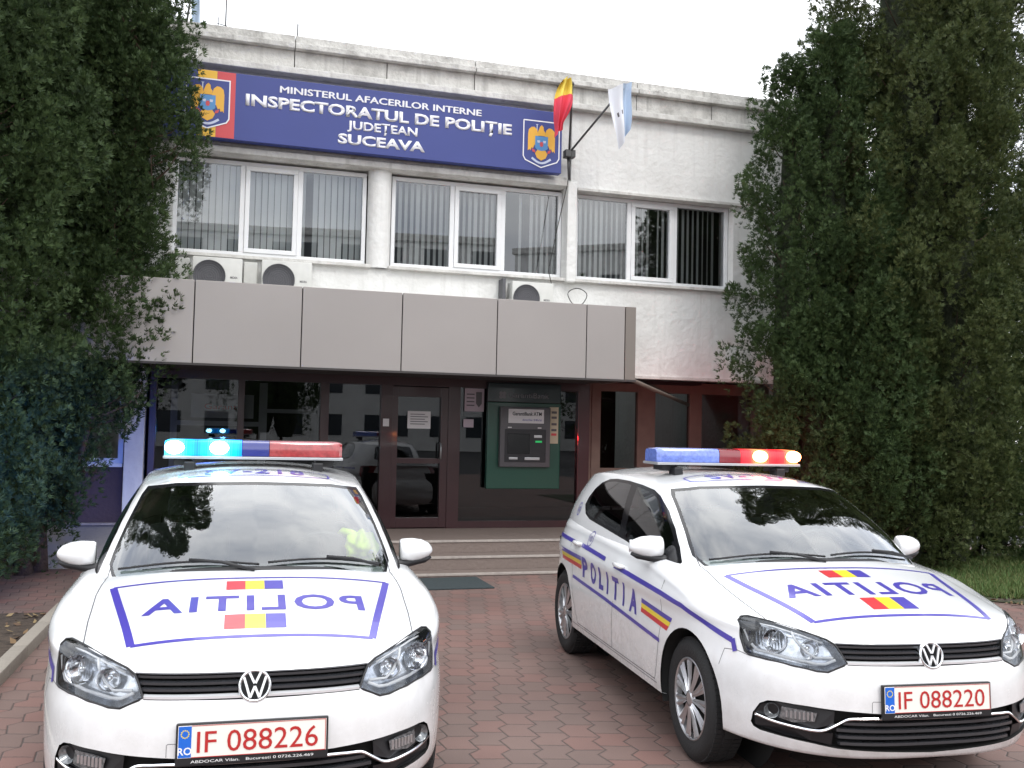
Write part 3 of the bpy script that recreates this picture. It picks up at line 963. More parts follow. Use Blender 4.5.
        for (cx, cz, r, s_) in ((-1.735,.916,.050,'10'), (-2.30,1.075,.045,'10')):
            b = bmesh.new(); ring = strip_bm([(cx+r*math.cos(2*math.pi*k/24), cz+r*math.sin(2*math.pi*k/24)) for k in range(25)], .007)
            merge(b, project(ring, 'side', [BV_L, BV_U], .0018, side=sd))
            tb, w_ = text_bm(s_, .042, bold=.01)
            for v in tb.verts:
                x = v.co.x-w_/2; x = x if sd == -1 else -x
                v.co = Vector((cx+x, cz-.02+v.co.y, 0))
            merge(b, project(tb, 'side', [BV_L, BV_U], .0018, side=sd))
            obj('unit_number', b, lv, root)
    # hood
    b = bmesh.new()
    TL = (.0, .595); ML = (.045, 0.); BL = (.640, .455); MB_ = (.650, 0)
    top = [(0.045-.045*(abs(y)/.595)**2, y) for y in np.linspace(-.595, .595, 15)]
    bot = [(.650-.010*(abs(y)/.455)**2, y) for y in np.linspace(-.455, .455, 13)]
    for pts, w in ((top, .016), (bot, .020), ([(.0,-.595),(.640,-.455)], .030), ([(.0,.595),(.640,.455)], .030)):
        s_ = strip_bm(pts, w); dice(s_, .05); merge(b, project(s_, 'top', [BV_L], .0016))
    obj('livery_frame', b, lv, hoodo)
    b = bmesh.new()
    tb, w_ = text_bm('POLITIA', .165, bold=.022, spacing=1.18, width=.90)
    for v in tb.verts:
        # mirrored writing on the hood: P at car left (+b)
        y = .455-v.co.x; x = .385 - v.co.y + .040*(1-(y/.45)**2)
        v.co = Vector((x, y, 0))
    dice(tb, .05); merge(b, project(tb, 'top', [BV_L], .0016)); obj('hood_lettering', b, lv, hoodo)
    for x0, x1 in ((.082,.190),(.465,.592)):
        b = bmesh.new()
        for i, m_ in enumerate((2, 1, 0)):
            y0 = -.12+.08*i
            pb = poly_bm([(x0,y0),(x1,y0),(x1,y0+.08),(x0,y0+.08)]); dice(pb, .04); merge(b, project(pb, 'top', [BV_L], .0016), m_)
        obj('tricolour_band', b, [lv, MT['lyel'], MT['lred']], hoodo)
    # roof number ring
    b = bmesh.new()
    ring = [(-1.02+.125*np.sign(math.sin(t))*abs(math.sin(t))**.6, .40*np.sign(math.cos(t))*abs(math.cos(t))**.35) for t in np.linspace(0, 2*math.pi, 49)]
    s_ = strip_bm(ring, .012); merge(b, project(s_, 'top', [BV_U], .0016)); obj('roof_ring', b, lv, roofo)
    # plate holder
    ph = empty('number_plate'); ph.parent = root; ph.location = (front_a(0,.51)+.004, 0, .514)
    ph.rotation_euler = (0, math.radians(-3), 0)
    b = bmesh.new(); box(b, -.012, .006, -.268, .268, -.086, .064, .006); obj('plate_holder', b, MT['trim'], ph)
    b = bmesh.new(); box(b, .0065, .009, -.26, .26, -.055, .057, .001); obj('plate_sheet', b, MT['plate'], ph)
    b = bmesh.new(); box(b, .0092, .0098, -.258, -.214, -.053, .055); po = obj('country_band', b, MT['pblue'], ph)
    tb, w_ = text_bm('RO', .026, bold=.02)
    for v in tb.verts: v.co = Vector((.0105, -.236-w_/2+v.co.x, -.043+v.co.y))
    obj('country_lettering', tb, MT['white'], po)
    b = bmesh.new()
    for k in range(12):
        a = 2*math.pi*k/12; lathe(b, [(.0102,.0028),(.0102,.0001)], 6, 'X', M=Matrix.Translation((0,-.236+.013*math.cos(a),.028+.013*math.sin(a))))
    obj('country_stars', b, MT['lyel'], po)
    b = bmesh.new()
    for z in (-.0535, .0555): box(b, .0092, .0100, -.213, .258, z-.0012, z+.0012)
    for y in (.2570,): box(b, .0092, .0100, y-.0012, y+.0012, -.053, .055)
    obj('plate_border', b, MT['pred'], ph)
    tb, w_ = text_bm('ABDOCAR Vilan.   Bucuresti 0 0726.226.469', .010, width=.43)
    for v in tb.verts: v.co = Vector((.0072, -.215+v.co.x, -.074+v.co.y))
    obj('holder_lettering', tb, MT['white'], ph)
    P['plate'] = ph; P['roof'] = roofo; P['root'] = root
    return P

# headlight housing: bright faceted inside
mat_hl = mat('headlight_housing', (.50,.53,.58), .22, metal=.75, var=.3, scale=30)
MT['bright'] = mat('bright_trim', (.86,.87,.89), .42, metal=.6)
MT['lamp_white'] = mat('light_guide_white', (.85,.86,.88), .25)
MT['slat'] = mat('grille_slat', (.035,.037,.042), .25, coat=.5)
MT['drl'] = mat('daytime_lamp', (.22,.23,.24), .15, metal=.6, var=.5, scale=80)
MT['tray'] = mat('light_bar_tray', (.45,.46,.48), .35, metal=.5)

def copy_tree(o, parent=None):
    c = o.copy(); link(c); c.parent = parent
    for ch in [x for x in o.children]: copy_tree(ch, c)
    return c

def dress(lb, plate, roof, seg, number, unit, lit):
    S = {k: v.copy() for k, v in seg.items()}
    o = obj('blue_lens', S['blue'], MT['lit_blue_lens'] if lit == 'blue' else MT['lampblue_off'], lb, smooth=True, angle=35)
    obj('centre_lens', S['mid'], MT['lampblue_dark'] if lit == 'blue' else MT['lampred_dark'], lb, smooth=True, angle=35)
    o2 = obj('red_lens', S['red'], MT['lit_red_lens'] if lit == 'red' else MT['lampred_off'], lb, smooth=True, angle=35)
    ys = (-.445, -.200) if lit == 'blue' else (.215, .455)
    for y in ys:
        b = bmesh.new(); lathe(b, [(.100,.0305),(.142,.030),(.150,.022),(.153,.010),(.1535,.0005)], 24, 'X', M=Matrix.Translation((0,y,.068)))
        lathe(b, [(-.100,.0305),(-.142,.030),(-.150,.022),(-.153,.010),(-.1535,.0005)], 24, 'X', M=Matrix.Translation((0,y,.068)))
        for v in b.verts:
            v.co.y = y+(v.co.y-y)*1.75; v.co.z = .068+(v.co.z-.068)*1.25
        bmesh.ops.recalc_face_normals(b, faces=b.faces[:])
        obj('flash_lamp', b, MT['lit_blue'] if lit == 'blue' else MT['lit_red'], lb, smooth=True)
        l = bpy.data.lights.new('flash_light', 'SPOT'); l.energy = 420 if lit == 'blue' else 240
        l.spot_size = math.radians(48); l.spot_blend = 1.0
        l.color = (.02,.16,1) if lit == 'blue' else (1,.02,.03); l.shadow_soft_size = .04
        lo = link(bpy.data.objects.new('flash_light', l)); lo.parent = lb; lo.location = (-.20, y, .07)
        lo.rotation_euler = Vector((1, .42 if lit == 'blue' else -.38, .16)).to_track_quat('Z', 'Y').to_euler()
    tb, w_ = text_bm(number, .078, bold=.0, width=.425)
    b = bmesh.new()
    for v in tb.verts: v.co = Vector((.0112, -.195+v.co.x, -.038+v.co.y))
    obj('plate_number', tb, MT['pred'], plate)
    tb, w_ = text_bm(unit, .17, bold=.02, spacing=1.15, width=.53)
    for v in tb.verts: v.co = Vector((-.935-v.co.y, -.265+v.co.x, 0))
    # letters read from ahead of the car: x grows towards car left
    dice(tb, .05); project(tb, 'top', [BV_U], .0018)
    obj('roof_lettering', tb, MT['livery'], roof)

def make_cars():
    P = build_car(); root = P['root']
    child = {}
    root2 = copy_tree(root)
    def find(r, nm): return [c for c in r.children if c.name.split('.')[0] == nm][0]
    for r, (cx, cy, yaw), number, unit, lit in ((root, CARS[0], 'IF 088226', 'SV-218', 'blue'), (root2, CARS[1], 'IF 088220', 'SV-217', 'red')):
        r.location = (cx, cy, 0); r.rotation_euler = (0, 0, yaw-math.pi/2)
        dress(find(r, 'light_bar'), find(r, 'number_plate'), find(r, 'roof'), P['segments'], number, unit, lit)
    tag(root, 'white police hatchback with its blue roof lamps lit and plate IF 088226', 'police car', 'police cars parked before the entrance')
    tag(root2, 'white police hatchback with its red roof lamps lit and plate IF 088220', 'police car', 'police cars parked before the entrance')
    return root, root2
CARS = [(-1.1452,4.4728,.26699),(1.7101,5.2333,.21058)]

# ================================================================= setting
WY = math.radians(17.0)
WV = Vector((math.cos(WY), math.sin(WY), 0)); NV = Vector((-math.sin(WY), math.cos(WY), 0))
WO = Vector((-.3103, 11.0405, 0))
def WP(u, n, z=0): return WO + WV*u + NV*n + Vector((0,0,z))

def node_mat(name):
    m = bpy.data.materials.new(name); m.use_nodes = True
    return m, m.node_tree.nodes, m.node_tree.links, m.node_tree.nodes['Principled BSDF']

def paver_mat():
    m, N, L, b = node_mat('brick_paving')
    tc = N.new('ShaderNodeTexCoord'); mp = N.new('ShaderNodeMapping'); mp.inputs['Rotation'].default_value = (0, 0, math.radians(-3))
    L.new(tc.outputs['Object'], mp.inputs['Vector'])
    wob = N.new('ShaderNodeTexNoise'); wob.inputs['Scale'].default_value = 1.3; L.new(mp.outputs[0], wob.inputs['Vector'])
    sep = N.new('ShaderNodeSeparateXYZ')
    vm = N.new('ShaderNodeVectorMath'); vm.operation = 'MULTIPLY_ADD'; vm.inputs[1].default_value = (.05,.05,0)
    L.new(wob.outputs['Color'], vm.inputs[0]); L.new(mp.outputs[0], vm.inputs[2]); L.new(vm.outputs[0], sep.inputs[0])
    def M(op, a, bb=None, c=None):
        n = N.new('ShaderNodeMath'); n.operation = op
        for i, v in enumerate((a, bb, c)):
            if v is None: continue
            if isinstance(v, (int, float)): n.inputs[i].default_value = v
            else: L.new(v, n.inputs[i])
        return n.outputs[0]
    w, h, s = .165, .215, .050
    yy = M('DIVIDE', sep.outputs[1], h); fy0 = M('FRACT', yy)
    # zigzag column joint: long slope one way, short the other
    tri = M('MINIMUM', M('DIVIDE', fy0, .68), M('DIVIDE', M('SUBTRACT', 1, fy0), .32))
    xs = M('ADD', sep.outputs[0], M('MULTIPLY', tri, s))
    xx = M('DIVIDE', xs, w); fx = M('FRACT', xx); ix = M('FLOOR', xx)
    par = M('MULTIPLY', M('FRACT', M('MULTIPLY', ix, .5)), 1.36)      # neighbouring columns are staggered
    y2 = M('ADD', yy, par); fy = M('FRACT', y2); iy = M('FLOOR', y2)
    dx = M('MULTIPLY', M('MINIMUM', fx, M('SUBTRACT', 1, fx)), w); dy = M('MULTIPLY', M('MINIMUM', fy, M('SUBTRACT', 1, fy)), h)
    d = M('MINIMUM', dx, dy)
    nz = N.new('ShaderNodeTexNoise'); nz.inputs['Scale'].default_value = 60; nz.inputs['Detail'].default_value = 5; L.new(tc.outputs['Object'], nz.inputs['Vector'])
    d2 = M('ADD', d, M('MULTIPLY', M('SUBTRACT', nz.outputs['Fac'], .5), .007))
    jr = N.new('ShaderNodeMapRange'); jr.inputs['From Min'].default_value = .001; jr.inputs['From Max'].default_value = .0065; L.new(d2, jr.inputs['Value'])
    cmb = N.new('ShaderNodeCombineXYZ'); L.new(ix, cmb.inputs[0]); L.new(iy, cmb.inputs[1])
    wn = N.new('ShaderNodeTexWhiteNoise'); wn.noise_dimensions = '2D'; L.new(cmb.outputs[0], wn.inputs['Vector'])
    cr = N.new('ShaderNodeValToRGB'); e = cr.color_ramp.elements
    e[0].position = 0; e[0].color = (.150,.105,.092,1); e[1].position = 1; e[1].color = (.195,.108,.092,1)
    q = cr.color_ramp.elements.new(.35); q.color = (.168,.113,.098,1); q = cr.color_ramp.elements.new(.7); q.color = (.180,.110,.095,1)
    L.new(wn.outputs['Value'], cr.inputs[0])
    big = N.new('ShaderNodeTexNoise'); big.inputs['Scale'].default_value = .9; big.inputs['Detail'].default_value = 4; L.new(tc.outputs['Object'], big.inputs['Vector'])
    br = N.new('ShaderNodeMapRange'); br.inputs['From Min'].default_value = .3; br.inputs['From Max'].default_value = .7; br.inputs['To Min'].default_value = .82; br.inputs['To Max'].default_value = 1.15
    L.new(big.outputs['Fac'], br.inputs['Value'])
    fine = N.new('ShaderNodeTexNoise'); fine.inputs['Scale'].default_value = 220; L.new(tc.outputs['Object'], fine.inputs['Vector'])
    fr = N.new('ShaderNodeMapRange'); fr.inputs['From Min'].default_value = .3; fr.inputs['From Max'].default_value = .7; fr.inputs['To Min'].default_value = .85; fr.inputs['To Max'].default_value = 1.15
    L.new(fine.outputs['Fac'], fr.inputs['Value'])
    sc = N.new('ShaderNodeVectorMath'); sc.operation = 'SCALE'; L.new(cr.outputs[0], sc.inputs[0]); L.new(M('MULTIPLY', br.outputs[0], fr.outputs[0]), sc.inputs['Scale'])
    mx = N.new('ShaderNodeMix'); mx.data_type = 'RGBA'; L.new(jr.outputs[0], mx.inputs['Factor']); mx.inputs[6].default_value = (.062,.050,.046,1); L.new(sc.outputs[0], mx.inputs[7])
    L.new(mx.outputs[2], b.inputs['Base Color'])
    b.inputs['Roughness'].default_value = .75
    bp = N.new('ShaderNodeBump'); bp.inputs['Distance'].default_value = .006; bp.inputs['Strength'].default_value = .7
    hh = M('ADD', M('MINIMUM', M('DIVIDE', d2, .010), 1.0), M('MULTIPLY', fine.outputs['Fac'], .12)); L.new(hh, bp.inputs['Height']); L.new(bp.outputs[0], b.inputs['Normal'])
    return m

def stain_mat(name, col, stain, rough=.9, scale=3.0, amt=.6, bump=.35, bscale=25, streak=True):
    """weathered render: patches and vertical dirty runs with a shape of their own"""
    m, N, L, b = node_mat(name)
    tc = N.new('ShaderNodeTexCoord')
    n1 = N.new('ShaderNodeTexNoise'); n1.inputs['Scale'].default_value = scale; n1.inputs['Detail'].default_value = 8; n1.inputs['Roughness'].default_value = .65
    L.new(tc.outputs['Object'], n1.inputs['Vector'])
    mp = N.new('ShaderNodeMapping'); mp.inputs['Scale'].default_value = (6, 6, .35); L.new(tc.outputs['Object'], mp.inputs['Vector'])
    n2 = N.new('ShaderNodeTexNoise'); n2.inputs['Scale'].default_value = 1.6; n2.inputs['Detail'].default_value = 5; L.new(mp.outputs[0], n2.inputs['Vector'])
    r1 = N.new('ShaderNodeMapRange'); r1.inputs['From Min'].default_value = .45; r1.inputs['From Max'].default_value = .72; L.new(n1.outputs['Fac'], r1.inputs['Value'])
    r2 = N.new('ShaderNodeMapRange'); r2.inputs['From Min'].default_value = .50; r2.inputs['From Max'].default_value = .75; L.new(n2.outputs['Fac'], r2.inputs['Value'])
    mxm = N.new('ShaderNodeMath'); mxm.operation = 'MAXIMUM'; L.new(r1.outputs[0], mxm.inputs[0])
    if streak: L.new(r2.outputs[0], mxm.inputs[1])
    mu = N.new('ShaderNodeMath'); mu.operation = 'MULTIPLY'; mu.inputs[1].default_value = amt; L.new(mxm.outputs[0], mu.inputs[0])
    mx = N.new('ShaderNodeMix'); mx.data_type = 'RGBA'; L.new(mu.outputs[0], mx.inputs['Factor']); mx.inputs[6].default_value = (*col, 1); mx.inputs[7].default_value = (*stain, 1)
    L.new(mx.outputs[2], b.inputs['Base Color']); b.inputs['Roughness'].default_value = rough
    nb = N.new('ShaderNodeTexNoise'); nb.inputs['Scale'].default_value = bscale; nb.inputs['Detail'].default_value = 8; L.new(tc.outputs['Object'], nb.inputs['Vector'])
    bp = N.new('ShaderNodeBump'); bp.inputs['Strength'].default_value = bump; bp.inputs['Distance'].default_value = .03; L.new(nb.outputs['Fac'], bp.inputs['Height']); L.new(bp.outputs[0], b.inputs['Normal'])
    return m

MT.update(
    render=stain_mat('white_render', (.80,.80,.78), (.42,.40,.37), amt=.32, scale=1.6, bump=.5, bscale=14),
    band=stain_mat('dirty_render', (.68,.67,.64), (.22,.20,.18), amt=.5, scale=3),
    concrete=stain_mat('weathered_concrete', (.66,.65,.62), (.12,.11,.10), amt=.55, scale=4, bump=.5),
    step=stain_mat('step_stone', (.20,.155,.135), (.11,.09,.08), amt=.4, scale=5, streak=False, rough=.7),
    nosing=mat('step_nosing', (.36,.32,.29), .6, var=.15, scale=20),
    slab=stain_mat('grey_slab', (.30,.29,.295), (.19,.18,.18), amt=.5, scale=2, streak=False),
    pvc=mat('white_window_frame', (.80,.81,.82), .35, var=.03, scale=4),
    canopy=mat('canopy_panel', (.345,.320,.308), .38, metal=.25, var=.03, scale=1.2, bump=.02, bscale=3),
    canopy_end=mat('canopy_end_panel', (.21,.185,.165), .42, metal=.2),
    soffit=mat('soffit', (.05,.045,.045), .8),
    maroon=mat('maroon_frame', (.034,.009,.012), .35, coat=.3, var=.1, scale=6),
    tan=mat('tan_frame', (.14,.115,.095), .6, var=.12, scale=6),
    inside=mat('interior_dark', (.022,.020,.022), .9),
    insidew=mat('interior_wall', (.10,.095,.09), .9),
    blind=mat('vertical_blind', (.80,.80,.76), .8),
    green=mat('cash_machine_green', (.004,.062,.040), .35, coat=.3),
    greenhead=mat('cash_machine_header', (.004,.018,.022), .3, coat=.3),
    atm=mat('cash_machine_grey', (.10,.095,.105), .4),
    atmdark=mat('cash_machine_dark', (.02,.02,.025), .3),
    paper=mat('paper_white', (.72,.70,.72), .7),
    sign=mat('sign_blue', (.040,.058,.24), .5, var=.03, scale=2),
    signw=mat('sign_white', (.80,.80,.84), .5),
    gold=mat('emblem_gold', (.78,.42,.05), .5), signy=mat('sign_yellow', (.80,.47,.05), .5), signr=mat('sign_red', (.58,.07,.08), .5),
    skyb=mat('emblem_blue', (.09,.27,.55), .5), scroll=mat('emblem_scroll', (.55,.60,.75), .5),
    acw=mat('air_unit_white', (.62,.62,.59), .5, var=.06, scale=8), acg=mat('air_unit_grille', (.10,.10,.11), .6),
    pole=mat('pole_metal', (.10,.10,.10), .5, metal=.5),
    mat_=mat('rubber_mat', (.035,.048,.052), .9, bump=.5, bscale=120),
    cable=mat('cable', (.03,.03,.03), .7),
    pane=glass_mat('upper_window_glass', (.84,.88,.90), 1.55, boost=3.2),
    doorpane=glass_mat('door_glass', (.40,.42,.42), 1.5, boost=1.5),
    soil=mat('soil', (.055,.040,.030), .95, var=.4, scale=14, bump=1.0, bscale=30),
    kerb=stain_mat('kerb_concrete', (.30,.27,.23), (.17,.15,.13), amt=.5, scale=9, streak=False),
    asphalt=mat('asphalt', (.05,.05,.052), .9, var=.15, scale=3),
)
def soil_mat():
    m, N, L, b = node_mat('grass_ground')
    tc = N.new('ShaderNodeTexCoord'); n1 = N.new('ShaderNodeTexNoise'); n1.inputs['Scale'].default_value = 3; n1.inputs['Detail'].default_value = 8; L.new(tc.outputs['Object'], n1.inputs['Vector'])
    cr = N.new('ShaderNodeValToRGB'); e = cr.color_ramp.elements; e[0].position = .38; e[0].color = (.050,.036,.026,1); e[1].position = .60; e[1].color = (.028,.052,.014,1)
    L.new(n1.outputs['Fac'], cr.inputs[0]); L.new(cr.outputs[0], b.inputs['Base Color']); b.inputs['Roughness'].default_value = .95
    return m

# ---- ground
def sheet(name, pts, m, thick=0, parent=None):
    bm = bmesh.new(); f = bm.faces.new([bm.verts.new(Vector(p)) for p in pts]); bmesh.ops.recalc_face_normals(bm, faces=[f])
    if f.normal.z < 0: f.normal_flip()
    bmesh.ops.triangulate(bm, faces=[f])
    return obj(name, bm, m, parent)

def build_ground():
    tag(sheet('ground', [(-600,-600,-.012),(600,-600,-.012),(600,600,-.012),(-600,600,-.012)], MT['asphalt']), kind='structure')
    tag(sheet('brick_paving', [(-14,-6,0),(14,-6,0),WP(14,2.0),WP(-14,2.0)], paver_mat()), kind='structure')
    # soil beds and kerb
    so = sheet('soil_bed', [WP(-12,-1.40,.006),WP(-12,-6.5,.006),WP(-4.30,-6.5,.006),WP(-4.22,-1.40,.006)], MT['soil']); tag(so, kind='structure')
    bm = bmesh.new()
    d0 = WP(-4.14,-1.40); d1 = WP(-4.30,-6.5)
    ax = (d1-d0).normalized(); sd = Vector((ax.y, -ax.x, 0))
    L_ = (d1-d0).length; n = 6
    for k in range(n):
        a = L_*k/n+.004; b_ = L_*(k+1)/n-.004
        M = Matrix(((ax.x, sd.x, 0, d0.x), (ax.y, sd.y, 0, d0.y), (0,0,1,0), (0,0,0,1)))
        box(bm, a, b_, -.10, .0, -.05, .085, .012, M=M)
    k_ = obj('kerb', bm, MT['kerb'], angle=40, smooth=True); tag(k_, kind='structure')
    g = [WP(4.72,-2.4,.010), WP(5.06,-2.75,.010), WP(5.0,-9,.010), WP(14,-9,.010), WP(14,1.4,.010), WP(4.6,1.4,.010), WP(4.35,-.6,.010)]
    tag(sheet('lawn_soil', g, soil_mat()), kind='structure')
    # grass blades
    rnd = np.random.RandomState(4)
    V = []; Fc = []; mi = []
    poly = [(4.9,-2.3),(5.6,-2.6),(14,-2.6),(14,1.3),(5.0,1.3),(4.7,-.3)]
    cnt = 0
    while cnt < 60000:
        u = 4.6+8.5*rnd.rand()**1.4; n_ = -2.7+4.0*rnd.rand()
        if not in_poly(u, n_, poly): continue
        v = math.sin(u*2.1+n_*1.3)+math.sin(u*.9-n_*2.7)+rnd.rand()*1.6
        if v < -.7: continue
        cnt += 1
        p = WP(u, n_, .01); a = rnd.rand()*6.28; hgt = .035+.06*rnd.rand(); lean = .035*rnd.randn(2); wd = .005+.003*rnd.rand()
        i = len(V); c, s = math.cos(a)*wd, math.sin(a)*wd
        V += [(p.x-c, p.y-s, p.z), (p.x+c, p.y+s, p.z), (p.x+lean[0], p.y+lean[1], p.z+hgt)]; Fc.append((i, i+1, i+2)); mi.append(int(rnd.rand()*3))
    me = bpy.data.meshes.new('grass'); me.from_pydata(V, [], Fc)
    for c in ((.055,.11,.022), (.08,.14,.03), (.13,.14,.045)): me.materials.append(mat('grass_blade', c, .7))
    me.polygons.foreach_set('material_index', mi)
    tag(link(bpy.data.objects.new('grass', me)), kind='stuff')
    # fallen leaves / litter
    V = []; Fc = []; mi = []
    for _ in range(2600):
        if rnd.rand() < .72: u = 4.75+5*rnd.rand()**1.5; n_ = -5.5+6.5*rnd.rand()
        else: u = -7+2.8*rnd.rand(); n_ = -4.5+3.1*rnd.rand()
        p = WP(u, n_, .016+.012*rnd.rand()); s = .010+.018*rnd.rand(); a = rnd.rand()*6.28; t = .35*rnd.randn(2)
        i = len(V)
        for k in range(4):
            aa = a+k*math.pi/2; r_ = s*(1.4 if k % 2 else .8)
            V.append((p.x+r_*math.cos(aa), p.y+r_*math.sin(aa), p.z+max(-.008, (t[0]*math.cos(aa)+t[1]*math.sin(aa))*r_)))
        Fc.append((i, i+1, i+2, i+3)); mi.append(int(rnd.rand()*3))
    me = bpy.data.meshes.new('leaf_litter'); me.from_pydata(V, [], Fc)
    for c in ((.16,.10,.05), (.10,.06,.035), (.22,.16,.08)): me.materials.append(mat('dead_leaf', c, .8))
    me.polygons.foreach_set('material_index', mi)
    tag(link(bpy.data.objects.new('leaf_litter', me)), kind='stuff')

# ---- station
def ubox(b, u0, u1, n0, n1, z0, z1, bevel=0, mat=0): return box(b, u0, u1, n0, n1, z0, z1, bevel, None, mat)
def one(name, args, m, parent, bevel=0, **kw):
    b = bmesh.new(); ubox(b, *args, bevel=bevel); return obj(name, b, m, parent, **kw)

def shield_pts(cx, cz, w, h):
    return [(cx-w/2, cz+h/2), (cx+w/2, cz+h/2), (cx+w/2, cz-h*.28), (cx+w*.44, cz-h*.36), (cx, cz-h/2), (cx-w*.44, cz-h*.36), (cx-w/2, cz-h*.28)]

def emblem(parent, cx, cz, w, h, n, colours):
    """heraldic bird on a blue shield; n = depth of the board face, lower n is nearer the viewer"""
    to = lambda u, v, d: Vector((u, n-d, v))
    b = bmesh.new(); prism(b, shield_pts(cx, cz, w, h), to, .001, .004); sh = obj('coat_of_arms', b, MT['sign'], parent)
    b = bmesh.new(); P = shield_pts(cx, cz, w*.98, h*.98)
    s = strip_bm(P+[P[0]], w*.030)
    for f in s.faces:
        pass
    for v in s.verts: v.co = Vector((v.co.x, n-.0055, v.co.y))
    merge(b, s); obj('shield_outline', b, MT['signw'], sh)
    def part(name, poly, m, d0, d1):
        b = bmesh.new(); prism(b, [(cx+x*w, cz+y*h) for x, y in poly], to, d0, d1); obj(name, b, m, sh)
    wing = [(-.09,.20),(-.13,.31),(-.20,.36),(-.28,.35),(-.35,.30),(-.37,.20),(-.37,-.16),(-.33,-.12),(-.30,-.15),(-.27,-.08),(-.23,-.10),(-.19,-.02),(-.09,-.02)]
    part('wing', wing, MT['gold'], .0055, .008); part('wing', [(-x, y) for x, y in wing], MT['gold'], .0055, .008)
    part('bird_head', [(-.09,.18),(-.10,.26),(-.05,.37),(-.00,.41),(.05,.37),(.06,.30),(.10,.26),(.09,.18)], MT['gold'], .0055, .0075)
    part('bird_tail', [(-.09,-.10),(-.17,-.20),(-.12,-.29),(0,-.345),(.12,-.29),(.17,-.20),(.09,-.10)], MT['gold'], .0055, .0078)
    part('breast_shield', [(-.175,.17),(.175,.17),(.175,-.08),(.12,-.12),(0,-.14),(-.12,-.12),(-.175,-.08)], MT['skyb'], .0085, .010)
    part('breast_cross', [(-.03,.05),(-.05,0),(-.03,-.05),(.03,-.05),(.05,0),(.03,.05)], MT['signr'], .0105, .0112)
    part('breast_mark', [(-.12,.08),(-.04,.08),(-.05,.03),(-.11,.03)], MT['scroll'], .0105, .0112); part('breast_mark', [(.12,.08),(.04,.08),(.05,.03),(.11,.03)], MT['scroll'], .0105, .0112)
    part('claw', [(-.27,-.10),(-.18,-.13),(-.16,-.19),(-.24,-.17)], MT['signr'], .0082, .0088); part('claw', [(.27,-.10),(.18,-.13),(.16,-.19),(.24,-.17)], MT['signr'], .0082, .0088)
    part('sword', [(-.14,.22),(-.115,.22),(-.115,.40),(-.09,.42),(-.165,.42),(-.14,.40)], MT['scroll'], .0055, .007)
    arc = [(-.26+.52*k/12, -.30-.10*math.sin(math.pi*k/12)) for k in range(13)]
    s = strip_bm([(cx+x*w, cz+y*h) for x, y in arc], h*.045)
    for v in s.verts: v.co = Vector((v.co.x, n-.0088, v.co.y))
    obj('scroll', s, MT['scroll'], sh)
    return sh

def wall_text(parent, s, u0, u1, zb, h, n, m, bold=.0, name='lettering'):
    if bold < 0:      # heavier stroke by overlaying slightly shifted copies
        tb = bmesh.new()
        for k, (ax_, az_) in enumerate(((0,0),(.0045,0),(.009,0),(.0045,.004))):
            t1, w_ = text_bm(s, h, bold=0, width=u1-u0-.009)
            for v in t1.verts: v.co = v.co + Vector((ax_, az_-.002, .0007*k))
            merge(tb, t1)
    else: tb, w_ = text_bm(s, h, bold=bold, width=u1-u0)
    bmesh.ops.triangulate(tb, faces=tb.faces[:])
    r = bmesh.ops.extrude_face_region(tb, geom=tb.faces[:])
    for v in [g for g in r['geom'] if isinstance(g, bmesh.types.BMVert)]: v.co.z += .0025
    for v in tb.verts: v.co = Vector((u0+v.co.x, n-.001-v.co.z, zb+v.co.y))
    bmesh.ops.recalc_face_normals(tb, faces=tb.faces[:])
    return obj(name, tb, m, parent)

